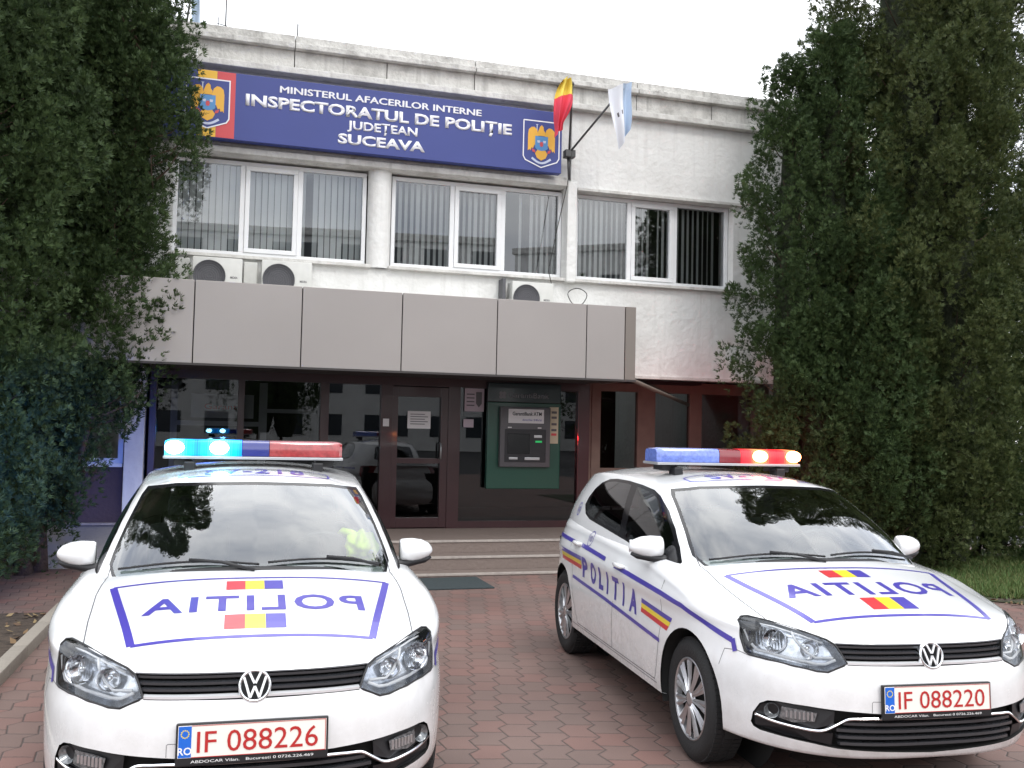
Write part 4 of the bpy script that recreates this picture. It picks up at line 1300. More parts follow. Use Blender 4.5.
def build_station():
    root = empty('police_station', WO, WY)
    tag(root, 'two storey white rendered police building with wide canopy and flat parapet', 'building')
    # ---------- upper storey wall with three window bays (a fourth goes on behind the left tree)
    WINS = [(-6.05,-3.74), (-3.46,-1.14), (-.815,1.50), (1.688,4.02)]
    Z0, Z1 = 3.70, 4.87
    b = bmesh.new()
    NF = 1.62; NB = 2.0
    ubox(b, -9, 5.2, NF, NB, 2.40, Z0-.05)                       # below the windows
    ubox(b, -9, 1.56, NF, NB, 4.97, 5.95); ubox(b, 1.57, 5.2, NF-.05, NB, Z1+.02, 5.95)
    ubox(b, -9, -6.05, NF, NB, Z0-.05, 4.97); ubox(b, -3.74, -3.46, NF, NB, Z0-.05, 4.97)
    ubox(b, 4.03, 5.2, NF-.04, NB, Z0-.05, Z1+.02)
    ubox(b, -9, 5.2, 4.5, 4.7, 2.4, 6.3)
    obj('upper_wall', b, MT['render'], root)
    b = bmesh.new(); lathe(b, [(Z0-.05,.15),(Z1+.1,.15)], 20, 'Z', M=Matrix.Translation((-.978, 1.70, 0))); obj('pillar', b, MT['render'], root, smooth=True)
    one('pillar', (1.505,1.64,1.50,1.95,Z0-.07,Z1+.11), MT['render'], root, .02)
    b = bmesh.new()
    ubox(b, -9, 1.50, 1.47, 1.95, 4.90, 4.972, .008); ubox(b, -9, 1.50, 1.53, 1.95, 4.975, 5.03, .008)
    ubox(b, 1.66, 4.2, 1.53, 1.95, Z1+.005, Z1+.045, .006)
    obj('lintel', b, MT['band'], root)
    # parapet
    b = bmesh.new()
    ubox(b, -9, 5.25, 1.45, 1.75, 5.95, 6.03, .012); obj('cornice', b, MT['band'], root)
    b = bmesh.new()
    rr = random.Random(3)
    u = -9
    while u < 5.25:
        w_ = 1.15; ubox(b, u+.006, min(u+w_, 5.25)-.006, 1.56, 1.8, 6.03, 6.27); u += w_
    obj('parapet_wall', b, MT['concrete'], root)
    b = bmesh.new(); u = -9
    while u < 5.25:
        ubox(b, u+.004, min(u+2.3, 5.25)-.004, 1.47, 1.9, 6.275, 6.345, .01); ubox(b, u+.004, min(u+2.3, 5.25)-.004, 1.53, 1.85, 6.345, 6.455, .01); u += 2.3
    obj('parapet_cap', b, MT['concrete'], root)
    one('roof_deck', (-9,5.2,1.9,8,6.0,6.15), MT['concrete'], root)
    # side and back walls
    b = bmesh.new(); ubox(b, 5.2, 5.4, NF, 9, 0, 6.0); ubox(b, -9.2, -9, NF, 9, 0, 6.0); ubox(b, -9, 5.2, 8.8, 9, 0, 6.0); obj('side_wall', b, MT['render'], root)
    # window sills with dirt
    for (a, c) in WINS:
        one('window_sill', (a-.05, c+.05, 1.54, 1.80, Z0-.055, Z0-.015), MT['band'], root, .006)
    # windows
    rnd = random.Random(11)
    for wi, (a, c) in enumerate(WINS):
        wroot = empty('window'); wroot.parent = root; wroot.location = (a, 1.75, Z0)
        W_ = c-a; Hh = Z1-Z0
        m1 = .345*W_; m2 = .645*W_
        b = bmesh.new(); t = .05
        F = lambda x0, x1, z0, z1, y0=-.03, y1=.03: box(b, x0, x1, y0, y1, z0, z1, .006)
        F(0, W_, 0, t); F(0, W_, Hh-t, Hh)
        F(0, t, t, Hh-t); F(W_-t, W_, t, Hh-t); F(m1-.03, m1+.03, t, Hh-t); F(m2-.03, m2+.03, t, Hh-t)
        obj('window_frame', b, MT['pvc'], wroot)
        b = bmesh.new(); s0 = m1+.032; s1 = m2-.032; t2 = .055
        box(b, s0, s1, -.045, .02, t, t+t2, .006); box(b, s0, s1, -.045, .02, Hh-t-t2, Hh-t, .006); box(b, s0, s0+t2, -.045, .02, t+t2, Hh-t-t2, .006); box(b, s1-t2, s1, -.045, .02, t+t2, Hh-t-t2, .006)
        sash = obj('opening_sash', b, MT['pvc'], wroot)
        for (x0, x1, z0, z1) in ((t, m1-.03, t, Hh-t), (s0+t2, s1-t2, t+t2, Hh-t-t2), (m2+.03, W_-t, t, Hh-t)):
            b = bmesh.new(); tl = rnd.uniform(-.004,.004)
            v = [b.verts.new(p) for p in ((x0,tl,z0),(x1,-tl,z0),(x1,-tl*1.2,z1),(x0,tl*.8,z1))]; b.faces.new(v)
            obj('pane', b, MT['pane'], wroot)
        # vertical blinds
        b = bmesh.new(); x = .06
        dens = (.8,.55,.8,.7)[wi]
        while x < W_-.06:
            ang = rnd.uniform(.55, .85) if wi != 1 else rnd.uniform(.25,.5)
            hw = .036; dx, dy = hw*math.cos(ang), hw*math.sin(ang)
            if rnd.random() > .05:
                zb = .04+rnd.uniform(0,.02)
                n = 1
                v = [b.verts.new(p) for p in ((x-dx,.12-dy,zb),(x+dx,.12+dy,zb),(x+dx,.12+dy,Hh-.02),(x-dx,.12-dy,Hh-.02))]; b.faces.new(v)
            x += .078
        box(b, .02, W_-.02, .09, .15, Hh-.03, Hh)
        obj('blind', b, MT['blind'], wroot)
        # flower pots on the inside sill
        one_b = bmesh.new()
        box(one_b, 0, W_, .045, .26, -.03, .0)
        obj('inner_sill', one_b, MT['pvc'], wroot)
    b = bmesh.new()
    ubox(b, -8.9, 5.15, 3.4, 3.5, 2.5, 5.9); ubox(b, -8.9, 5.15, 1.95, 3.4, 5.4, 5.5); ubox(b, -8.9, 5.15, 2.0, 3.4, 3.05, 3.10)
    for u in (-3.6, -.97, 1.58): ubox(b, u-.04, u+.04, 1.98, 3.4, 3.1, 5.4)
    obj('room_wall', b, MT['insidew'], root)

    # ---------- canopy
    cn = empty('canopy'); cn.parent = root
    seams = [-6.57,-5.43,-4.29,-3.15,-2.0,-.864,.279,1.417,1.926]
    for i in range(len(seams)-1):
        one('fascia_panel', (seams[i]+.006, seams[i+1]-.006, .50, .54, 2.295, 3.205), MT['canopy'], cn, .004)
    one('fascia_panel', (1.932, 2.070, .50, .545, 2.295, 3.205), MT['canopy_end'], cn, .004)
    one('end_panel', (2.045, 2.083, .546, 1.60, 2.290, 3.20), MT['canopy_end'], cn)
    one('backing', (-6.6, 2.04, .545, .58, 2.30, 3.19), MT['soffit'], cn)
    one('soffit', (-6.6, 2.04, .585, 2.10, 2.31, 2.38), MT['soffit'], cn)
    one('canopy_roof', (-6.6, 2.04, .585, 1.615, 3.08, 3.13), MT['concrete'], cn)
    one('edge_trim', (-6.6, 2.075, .485, .50, 2.275, 2.30), MT['soffit'], cn)
    b = bmesh.new(); tube(b, [(2.10,.62,2.30),(3.55,1.95,2.06)], .028, 8); obj('strut', b, MT['tan'], cn)

    # ---------- ground floor front
    fr = empty('shopfront'); fr.parent = root
    ND = 2.12
    F = .33
    def pane(u0, u1, z0, z1, n=ND+.02, m='doorpane', par=fr):
        b = bmesh.new(); t = rnd.uniform(-.006,.006)
        v = [b.verts.new(p) for p in ((u0,n+t,z0),(u1,n-t,z0),(u1,n-t,z1),(u0,n+t,z1))]; b.faces.new(v); return obj('pane', b, MT[m], par)
    b = bmesh.new()
    mull = [(-3.66,-3.58), (-2.62,-2.54), (-1.60,-1.49), (-.82,-.66), (.085,.25), (1.93,2.10)]
    for a, c in mull: ubox(b, a, c, ND-.04, ND+.05, F, 2.31, .005)
    ubox(b, -3.58, 2.0, ND-.05, ND+.04, 2.20, 2.31)
    ubox(b, -3.58, -1.60, ND-.03, ND+.03, F, F+.14); ubox(b, .25, 1.93, ND-.03, ND+.03, F, F+.09); ubox(b, -3.58, -1.60, ND-.03, ND+.03, 1.02, 1.08)
    ubox(b, -1.49, -.82, ND-.03, ND+.03, F, F+.10)
    obj('frame', b, MT['maroon'], fr)
    pane(-3.58, -2.62, 1.08, 2.20); pane(-2.54, -1.60, 1.08, 2.20); pane(-1.49, -.82, F+.1, 2.2); pane(.25, 1.93, F+.09, 2.20)
    pane(-3.58, -2.62, F+.14, 1.02); pane(-2.54, -1.60, F+.14, 1.02)
    # door leaf
    d = bmesh.new(); u0, u1 = -.66, .085
    ubox(d, u0, u0+.07, ND-.03, ND+.02, F+.01, 2.19, .004); ubox(d, u1-.10, u1, ND-.03, ND+.02, F+.01, 2.19, .004)
    ubox(d, u0+.07, u1-.10, ND-.03, ND+.02, F+.01, F+.14, .004); ubox(d, u0+.07, u1-.10, ND-.03, ND+.02, 2.06, 2.19, .004); ubox(d, u0+.07, u1-.10, ND-.03, ND+.02, 1.18, 1.25, .004)
    dr = obj('door', d, MT['maroon'], root)
    pane(u0+.07, u1-.10, F+.14, 1.18, par=dr); pane(u0+.07, u1-.10, 1.25, 2.06, par=dr)
    b = bmesh.new(); tube(b, [(-.02,ND-.03,1.25),(-.02,ND-.09,1.25),(-.02,ND-.09,1.45),(-.02,ND-.03,1.45)], .012, 8); obj('handle', b, MT['silver'], dr, smooth=True)
    # lobby behind the glass
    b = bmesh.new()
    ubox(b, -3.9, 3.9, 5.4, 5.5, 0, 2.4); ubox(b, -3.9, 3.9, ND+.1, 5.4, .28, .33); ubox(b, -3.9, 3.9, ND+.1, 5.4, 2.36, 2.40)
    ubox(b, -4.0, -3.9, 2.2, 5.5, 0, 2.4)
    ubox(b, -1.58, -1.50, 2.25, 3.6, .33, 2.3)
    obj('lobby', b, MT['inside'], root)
    # left: pale pillar and window with a white inner frame
    one('pillar', (-3.92,-3.70,1.98,2.3,.0,2.40), MT['render'], root, .01)
    b = bmesh.new(); ubox(b, -9, -3.93, 2.12, 2.4, 0, 1.10); ubox(b, -9, -3.93, 2.12, 2.4, 2.15, 2.42); ubox(b, -5.2, -4.85, 2.12, 2.4, 1.10, 2.15)
    obj('lower_wall', b, MT['plum'], root)
    one('window_sill', (-4.85,-3.94,2.04,2.2,1.10,1.14), MT['pvc'], root)
    b = bmesh.new(); ubox(b, -4.84, -3.94, 2.15, 2.2, 1.14, 1.20); ubox(b, -4.84, -3.94, 2.15, 2.2, 2.09, 2.15); ubox(b, -4.84, -4.78, 2.15, 2.2, 1.2, 2.09); ubox(b, -4.0, -3.94, 2.15, 2.2, 1.2, 2.09)
    wf = obj('window_frame', b, MT['pvc'], root); pane(-4.78, -4.0, 1.2, 2.09, 2.17, par=wf)
    b = bmesh.new(); ubox(b, -3.42,-3.34,2.30,2.34,F,2.18); ubox(b, -2.35,-2.25,2.30,2.34,F,2.18); ubox(b, -3.34,-2.35,2.30,2.34,1.62,1.68); ubox(b, -2.25,-1.62,2.30,2.34,1.80,1.85)
    obj('inner_frame', b, MT['pvc2'], fr)
    one('interior_sign', (-3.18,-2.42,2.26,2.29,1.72,2.02), MT['pvc2'], fr)
    wall_text(fr, 'Garanti', -3.02, -2.60, 1.83, .07, 2.258, MT['signr'], .01)
    # right hand recess with tan frames
    b = bmesh.new(); NR_ = 2.55
    for a, c in ((2.30,2.44),(3.02,3.30),(3.86,4.06),(4.9,5.1)): ubox(b, a, c, NR_-.05, NR_+.05, 0, 2.39, .006)
    ubox(b, 2.10, 5.2, NR_-.04, NR_+.04, 2.24, 2.40); ubox(b, 2.10, 5.2, NR_-.04, NR_+.04, 1.05, 1.13)
    ubox(b, 2.10, 2.30, NR_-.03, NR_+.03, 0, 2.24)
    obj('tan_frame', b, MT['tan'], root)
    b = bmesh.new(); ubox(b, 2.10, 5.2, NR_-.02, NR_+.06, 0, 1.05); obj('lower_panel', b, MT['plum'], root)
    for a, c in ((2.44,3.02),(3.30,3.86),(4.06,4.9)): pane(a, c, 1.13, 2.24, NR_, par=root)
    b = bmesh.new(); ubox(b, 2.0, 5.2, 1.66, 2.5, 2.42, 2.46); obj('overhang_soffit', b, MT['soffit2'], root)
    b = bmesh.new(); ubox(b, 2.083, 5.22, 1.60, 1.66, 2.385, 2.43, .006); obj('drip_edge', b, MT['band'], root)

    # ---------- steps
    for k, (n0, z1) in enumerate(((.0,.03),(.32,.18),(.66,.33))):
        pass
    st = empty('entrance_steps'); st.parent = root
    us, ue = -3.0, 3.3
    for n0, n1, z0, z1 in ((.06,2.1,-.05,.035),(.36,2.1,.035,.185),(.70,2.1,.185,.33)):
        s = one('step', (us, ue, n0, n1-.0, z0, z1-.002), MT['step'], st)
        one('nosing', (us-.0, ue, n0-.012, n0+.045, z1-.024, z1+.001), MT['nosing'], s, .004)
    # sloping slab at the left of the steps
    b = bmesh.new()
    q = [(-9,1.28,0),(-3.02,1.28,0),(-3.02,2.118,.40),(-9,2.118,.40)]
    t = [b.verts.new(p) for p in q]; lo = [b.verts.new((p[0],p[1],-.05)) for p in q]
    b.faces.new(t); b.faces.new(lo[::-1])
    for i in range(4): b.faces.new((t[i], lo[i], lo[(i+1)%4], t[(i+1)%4]))
    bmesh.ops.recalc_face_normals(b, faces=b.faces[:])
    rp = obj('ramp', b, MT['slab'], root)
    b = bmesh.new(); ubox(b, -9, -3.02, 2.06, 2.117, .402, .43); obj('ramp_edge', b, MT['nosing'], rp)

    # ---------- things fixed to the front: sign, cash machine, air units, flags
    sg = empty('fascia_sign', WP(0,0,0), WY); tag(sg, 'long blue sign board with white lettering above the left windows', 'sign')
    one('board', (-3.60,1.345,1.335,1.46,5.02,5.825), MT['sign'], sg, .006)
    one('red_band', (-3.00,-2.79,1.331,1.336,5.03,5.82), MT['signr'], sg); one('yellow_band', (-3.22,-3.002,1.331,1.336,5.03,5.82), MT['signy'], sg)
    emblem(sg, -3.10, 5.42, .50, .60, 1.330, None)
    emblem(sg, 1.060, 5.375, .50, .62, 1.334, None)
    T = lambda s, a, c, z0, z1, bd: wall_text(sg, s, a, c, z0, (z1-z0), 1.334, MT['signw'], bd)
    T('MINISTERUL AFACERILOR INTERNE', -2.277, .247, 5.655, 5.738, -1)
    T('INSPECTORATUL DE POLIȚIE', -2.67, .656, 5.458, 5.594, .038)
    T('JUDEȚEAN', -1.458, -.581, 5.302, 5.410, .03)
    T('SUCEAVA', -1.567, -.480, 5.115, 5.238, .038)

    am = empty('cash_machine', WP(0,0,0), WY); tag(am, 'green walled bank cash machine set into the shopfront right of the doors', 'cash machine')
    one('surround', (.60,1.635,1.98,2.07,.86,2.02), MT['green'], am, .01)
    one('header', (.60,1.635,1.975,2.07,2.02,2.28), MT['greenhead'], am, .01)
    wall_text(am, 'GarantiBank', .88, 1.46, 2.085, .075, 1.974, MT['grey_letter'], .005)
    b = bmesh.new()
    for k in range(4):
        a = math.pi/4+k*math.pi/2
        lathe(b, [(-.004,.026),(-.004,.0005)], 14, 'Y', M=Matrix.Translation((.80+.032*math.cos(a),1.974,2.115+.032*math.sin(a))))
    obj('clover_mark', b, MT['grey_letter'], am)
    fa = one('machine_front', (.755,1.465,1.90,1.985,1.155,1.96), MT['atm'], am, .015, smooth=True, angle=40)
    one('recess', (.82,1.40,1.893,1.905,1.22,1.66), MT['atmdark'], am, .006); one('screen', (.86,1.17,1.885,1.893,1.33,1.60), MT['gloss_black'], am, .004)
    one('keypad_light', (1.25,1.34,1.884,1.893,1.485,1.51), MT['atm_green'], am); one('card_slot', (1.23,1.34,1.884,1.893,1.55,1.585), MT['silver'], am, .003)
    one('receipt_slot', (.88,1.00,1.880,1.893,1.255,1.285), MT['silver'], am, .003); one('cash_slot', (1.10,1.31,1.880,1.893,1.25,1.285), MT['silver'], am, .003)
    one('notice', (.865,1.365,1.892,1.898,1.742,1.93), MT['paper'], am)
    wall_text(am, 'GarantiBank ATM', .92, 1.33, 1.845, .05, 1.891, MT['greenhead'], .01); wall_text(am, 'deschis 24h/zi', 1.06, 1.33, 1.775, .028, 1.891, MT['livery'], 0)
    for u in (.86, 1.28): one('lamp', (u,u+.05,1.886,1.893,1.675,1.69), MT['paper'], am)
    one('card_list', (1.475,1.60,1.970,1.979,1.475,1.97), MT['card'], am)
    for z in (1.90,1.83,1.74,1.66,1.60): one('card_mark', (1.50,1.575,1.966,1.969,z-.018,z+.014), MT['atm'] if z != 1.60 else MT['signr'], am)

    def notice(label, u0, u1, z0, z1, m='paper', n=ND-.005, mark=None):
        o = empty('notice_paper', WP(u0, n, z0), WY); tag(o, label, 'notice')
        one('sheet', (0,u1-u0,-.004,0,0,z1-z0), MT[m], o)
        w_, h_ = u1-u0, z1-z0
        if mark: mark(o, w_, h_)
        return o
    def lines(o, w_, h_):
        b = bmesh.new()
        for k in range(5): box(b, w_*.12, w_*(.88 if k % 2 else .75), -.006, -.0045, h_*(.80-.14*k), h_*(.84-.14*k))
        obj('print', b, MT['atm'], o)
    def crest(o, w_, h_):
        b = bmesh.new(); prism(b, [(w_*.58,h_*.85),(w_*.88,h_*.85),(w_*.88,h_*.35),(w_*.73,h_*.18),(w_*.58,h_*.35)], lambda u, v, d: Vector((u, -d, v)), .0045, .006); obj('crest', b, MT['atm'], o)
        b = bmesh.new()
        for k in range(4): box(b, w_*.1, w_*.5, -.006, -.0045, h_*(.72-.16*k), h_*(.77-.16*k))
        obj('print', b, MT['atm'], o)
    notice('white paper notice taped high on the glass of the maroon door', -.46, -.15, 1.64, 1.87, mark=lines, n=ND-.01)
    notice('pinkish poster with a crest on the glass left of the cash machine', .31, .58, 1.885, 2.195, 'poster', mark=crest, n=ND-.01)
    notice('small white label on the frame beside the door', -.79, -.71, 1.66, 1.76, n=ND-.045)
    notice('small grey sheet under the crest poster', .30, .44, 1.67, 1.78, 'poster', n=ND-.01)

    # air units
    def air_unit(u0, u1, z0, z1, label, txt='MIDEA'):
        o = empty('air_conditioner', WP(u0, 1.30, z0), WY); tag(o, label, 'air conditioner', 'air conditioners behind the canopy edge')
        w_ = u1-u0; h_ = z1-z0
        b = bmesh.new(); box(b, 0, w_, 0, .24, 0, h_, .015); obj('casing', b, MT['acw'], o, smooth=True, angle=40)
        cx = w_*.34; cz = h_*.47; r_ = h_*.43
        b = bmesh.new(); lathe(b, [(-.012,r_*1.02),(-.018,r_),(-.006,r_*.97),(-.003,r_*.5),(-.003,.001)], 36, 'Y', M=Matrix.Translation((cx,0,cz))); g_ = obj('fan_grille', b, MT['acg'], o, smooth=True)
        b = bmesh.new()
        for k in range(1, 7):
            rr_ = r_*k/7
            tube(b, [(cx+rr_*math.cos(t), -.012, cz+rr_*math.sin(t)) for t in np.linspace(0, 2*math.pi, 25)], .0022, 4, caps=False)
        obj('grille_ring', b, MT['atm'], g_)
        tb, tw = text_bm(txt, .026, bold=.02)
        for v in tb.verts: v.co = Vector((w_*.76+v.co.x*.8, -.0015, h_*.42+v.co.y))
        obj('casing_lettering', tb, MT['atm'], o)
        b = bmesh.new(); box(b, .05, .09, .0, .30, -.03, 0); box(b, w_-.09, w_-.05, 0, .30, -.03, 0); obj('bracket', b, MT['pole'], o)
        return o
    air_unit(-3.205, -2.64, 3.18, 3.60, 'white air conditioner under the left window, nearest the left tree')
    air_unit(-2.42, -1.83, 3.18, 3.61, 'white air conditioner under the middle of the left window, second from the left')
    air_unit(.70, 1.26, 3.15, 3.56, 'white air conditioner under the middle window, beside a coil of black cable')
    one('air_unit_grey_side', (.60,.64,1.4,1.6,3.3,3.6), MT['acg'], root)
    # white boxes between the units
    for a, c in ((-2.62,-2.46),(-3.46,-3.24)): one('service_box', (a, c, 1.50, 1.63, 3.34, 3.60), MT['acw'], root, .01)
    # cable loops
    b = bmesh.new()
    pts = [(1.62+.13*math.cos(t)*(1+.1*math.sin(3*t)), 1.38, 3.42+.11*math.sin(t)) for t in np.linspace(0, 4.2*math.pi, 60)]
    tube(b, pts, .006, 5); cb = obj('cable_coil', b, MT['cable'], None, smooth=True); cb.location = WO; cb.rotation_euler = (0,0,WY)
    tag(cb, 'loop of thin black cable hanging beside the third air conditioner', 'cable')
    b = bmesh.new(); tube(b, [(1.47,1.28,5.32),(1.45,1.38,4.9),(1.34,1.45,4.3),(1.24,1.47,3.75),(1.30,1.45,3.5)], .006, 5)
    cb = obj('cable', b, MT['cable'], None); cb.location = WO; cb.rotation_euler = (0,0,WY)
    tag(cb, 'thin black cable running down the wall from the flag bracket', 'cable')
    # flags
    br_ = WP(1.475, 1.30, 5.34)
    def flag(name, label, tip, pole_from, mats, cloth_fn, cat='flag'):
        o = empty(name, WP(0,0,0), WY); tag(o, label, cat, 'flags on the wall bracket' )
        b = bmesh.new(); tube(b, [pole_from, tip], .014, 8); lathe(b, [(-.03,.001),(-.02,.02),(.01,.022),(.03,.001)], 12, 'Z', M=Matrix.Translation(tip)); obj('pole', b, MT['pole'], o, smooth=True)
        b = bmesh.new(); me = cloth_fn(b); obj('cloth', b, mats, o, smooth=True)
        return o
    tipA = Vector((1.30, .85, 6.05)); base = Vector((1.48, 1.42, 5.33))
    def clothA(b):
        NU, NVv = 14, 26; grid = []
        for j in range(NVv+1):
            t = j/NVv; row = []
            zt = 6.13-.66*t
            cx = 1.23 - .10*t; hw = .045+.085*math.sin(math.pi*min(1, t*1.15)**.8)*(1 if t < .75 else (1-t)/.25*.8+.2)
            for i in range(NU+1):
                s = i/NU*2-1
                row.append(b.verts.new((cx+hw*s, .85+.05*math.sin(s*7+t*3)+.02*math.sin(t*9), zt-.03*abs(s)-.10*(1-s)*t*.5)))
            grid.append(row)
        for j in range(NVv):
            for i in range(NU):
                f = b.faces.new((grid[j][i], grid[j][i+1], grid[j+1][i+1], grid[j+1][i])); f.material_index = 0 if j+2.2*i/NU < 9 else 1
    flag('national_flag', 'limp yellow and red flag hanging in front of the end of the blue sign', tipA, base, [MT['flagy'], MT['flagr']], clothA)
    tipB = Vector((1.93, .72, 6.02))
    def clothB(b):
        NU, NVv = 18, 26; grid = []
        for j in range(NVv+1):
            t = j/NVv; row = []
            for i in range(NU+1):
                s = i/NU
                x = 1.79+.24*s+.10*t*s+.14*t*(1-s); x = 1.73+.34*s*(1-.12*t)+.18*t*(1-s)
                z = 5.99+.15*s-.70*t*(1-.08*s)-.05*t*(1-s)*t
                row.append(b.verts.new((x, .72+.05*math.sin(s*9+t*2)+.02*math.sin(t*6), z)))
            grid.append(row)
        for j in range(NVv):
            for i in range(NU):
                f = b.faces.new((grid[j][i], grid[j][i+1], grid[j+1][i+1], grid[j+1][i])); f.material_index = 1 if i > 9 else 0
                if 12 <= j <= 13 and i in (4, 7): f.material_index = 2
    flag('white_flag', 'limp white and pale blue flag on the slanting pole above the wall bracket', tipB, base, [MT['flagw'], MT['flagb'], MT['atm']], clothB)
    b = bmesh.new(); box(b, 1.42,1.56,1.38,1.50,5.27,5.37,.01); tube(b, [(1.48,1.45,5.3),(1.50,1.45,4.98)], .02, 8)
    bk = obj('flag_bracket', b, MT['pole'], None); bk.location = WO; bk.rotation_euler = (0,0,WY); tag(bk, 'dark metal bracket on the wall holding both flag poles', 'bracket')
    # roof aerials and roof pole
    for u, z, lab in ((-2.93, 7.3, 'thin tall rod aerial standing on the roof edge above the sign'), (-2.05, 6.75, 'short thin rod on the roof edge right of the tall aerial')):
        b = bmesh.new(); tube(b, [(u,1.9,6.3),(u,1.9,z)], .010, 6)
        if z > 7: tube(b, [(u-.10,1.9,6.62),(u+.02,1.9,6.60)], .006, 5); tube(b, [(u-.09,1.9,6.55),(u-.09,1.9,6.7)], .006, 5)
        a_ = obj('aerial', b, MT['pole'], None); a_.location = WO; a_.rotation_euler = (0,0,WY); tag(a_, lab, 'aerial')
    rf = empty('roof_flag', WP(0,0,0), WY); tag(rf, 'flag on a roof pole mostly hidden by the left tree', 'flag')
    b = bmesh.new(); tube(b, [(-3.42,1.9,6.3),(-3.30,1.9,7.4)], .014, 6); obj('pole', b, MT['pole'], rf)
    b = bmesh.new(); g_ = []
    for j in range(9):
        g_.append([b.verts.new((-3.36+.10*i/4-.05*j/8+.01*j, 1.9+.03*math.sin(i*2+j*.7), 7.3-.75*j/8-.05*i/4)) for i in range(5)])
    for j in range(8):
        for i in range(4): b.faces.new((g_[j][i], g_[j][i+1], g_[j+1][i+1], g_[j+1][i]))
    obj('cloth', b, MT['flagb'], rf, smooth=True)
    # door mat
    b = bmesh.new(); box(b, -2.30,-.06,-.80,-.06,.002,.016,.004)
    dm = obj('door_mat', b, MT['mat_'], None); dm.location = WO; dm.rotation_euler = (0,0,WY); tag(dm, 'dark grey rubber mat lying on the paving below the steps', 'door mat')
    return root
MT['plum'] = stain_mat('plum_render', (.11,.075,.085), (.06,.045,.05), amt=.5, scale=3, streak=False)
MT['pvc2'] = mat('pale_inner_frame', (.40,.40,.44), .5)
MT['soffit2'] = mat('brown_soffit', (.10,.07,.06), .8)
MT['grey_letter'] = mat('grey_letter', (.22,.22,.24), .5)
MT['atm_green'] = mat('keypad_green', (.02,.45,.12), .4, emit=(.02,.6,.15), estr=.4)
MT['card'] = mat('card_list_yellow', (.50,.46,.33), .6)
MT['poster'] = mat('poster_pink', (.48,.40,.46), .6)
MT['flagy'] = mat('flag_yellow', (.80,.62,.10), .8); MT['flagr'] = mat('flag_red', (.72,.06,.10), .8)
MT['flagw'] = mat('flag_white', (.75,.77,.82), .8); MT['flagb'] = mat('flag_pale_blue', (.42,.52,.66), .8)

# ---- conifers
def leaf_mat(name, c1, c2, c3):
    m, N, L, b = node_mat(name)
    tc = N.new('ShaderNodeTexCoord'); n1 = N.new('ShaderNodeTexNoise'); n1.inputs['Scale'].default_value = 2.2; n1.inputs['Detail'].default_value = 6; L.new(tc.outputs['Object'], n1.inputs['Vector'])
    g = N.new('ShaderNodeNewGeometry')
    mm = N.new('ShaderNodeMath'); mm.operation = 'MULTIPLY_ADD'; mm.inputs[1].default_value = .45; L.new(g.outputs['Random Per Island'], mm.inputs[0]); 
    m2 = N.new('ShaderNodeMath'); m2.operation = 'MULTIPLY'; m2.inputs[1].default_value = .8; L.new(n1.outputs['Fac'], m2.inputs[0]); L.new(m2.outputs[0], mm.inputs[2])
    cr = N.new('ShaderNodeValToRGB'); e = cr.color_ramp.elements; e[0].position = .30; e[0].color = (*c1, 1); e[1].position = .85; e[1].color = (*c3, 1); q = e.new(.58); q.color = (*c2, 1)
    L.new(mm.outputs[0], cr.inputs[0]); L.new(cr.outputs[0], b.inputs['Base Color']); b.inputs['Roughness'].default_value = .65
    b.inputs['Specular IOR Level'].default_value = .3
    b.inputs['Subsurface Weight'].default_value = 0
    tr = N.new('ShaderNodeBsdfTranslucent'); L.new(cr.outputs[0], tr.inputs[0]); mx = N.new('ShaderNodeMixShader'); mx.inputs[0].default_value = .25
    L.new(b.outputs[0], mx.inputs[1]); L.new(tr.outputs[0], mx.inputs[2]); L.new(mx.outputs[0], N['Material Output'].inputs[0])
    return m

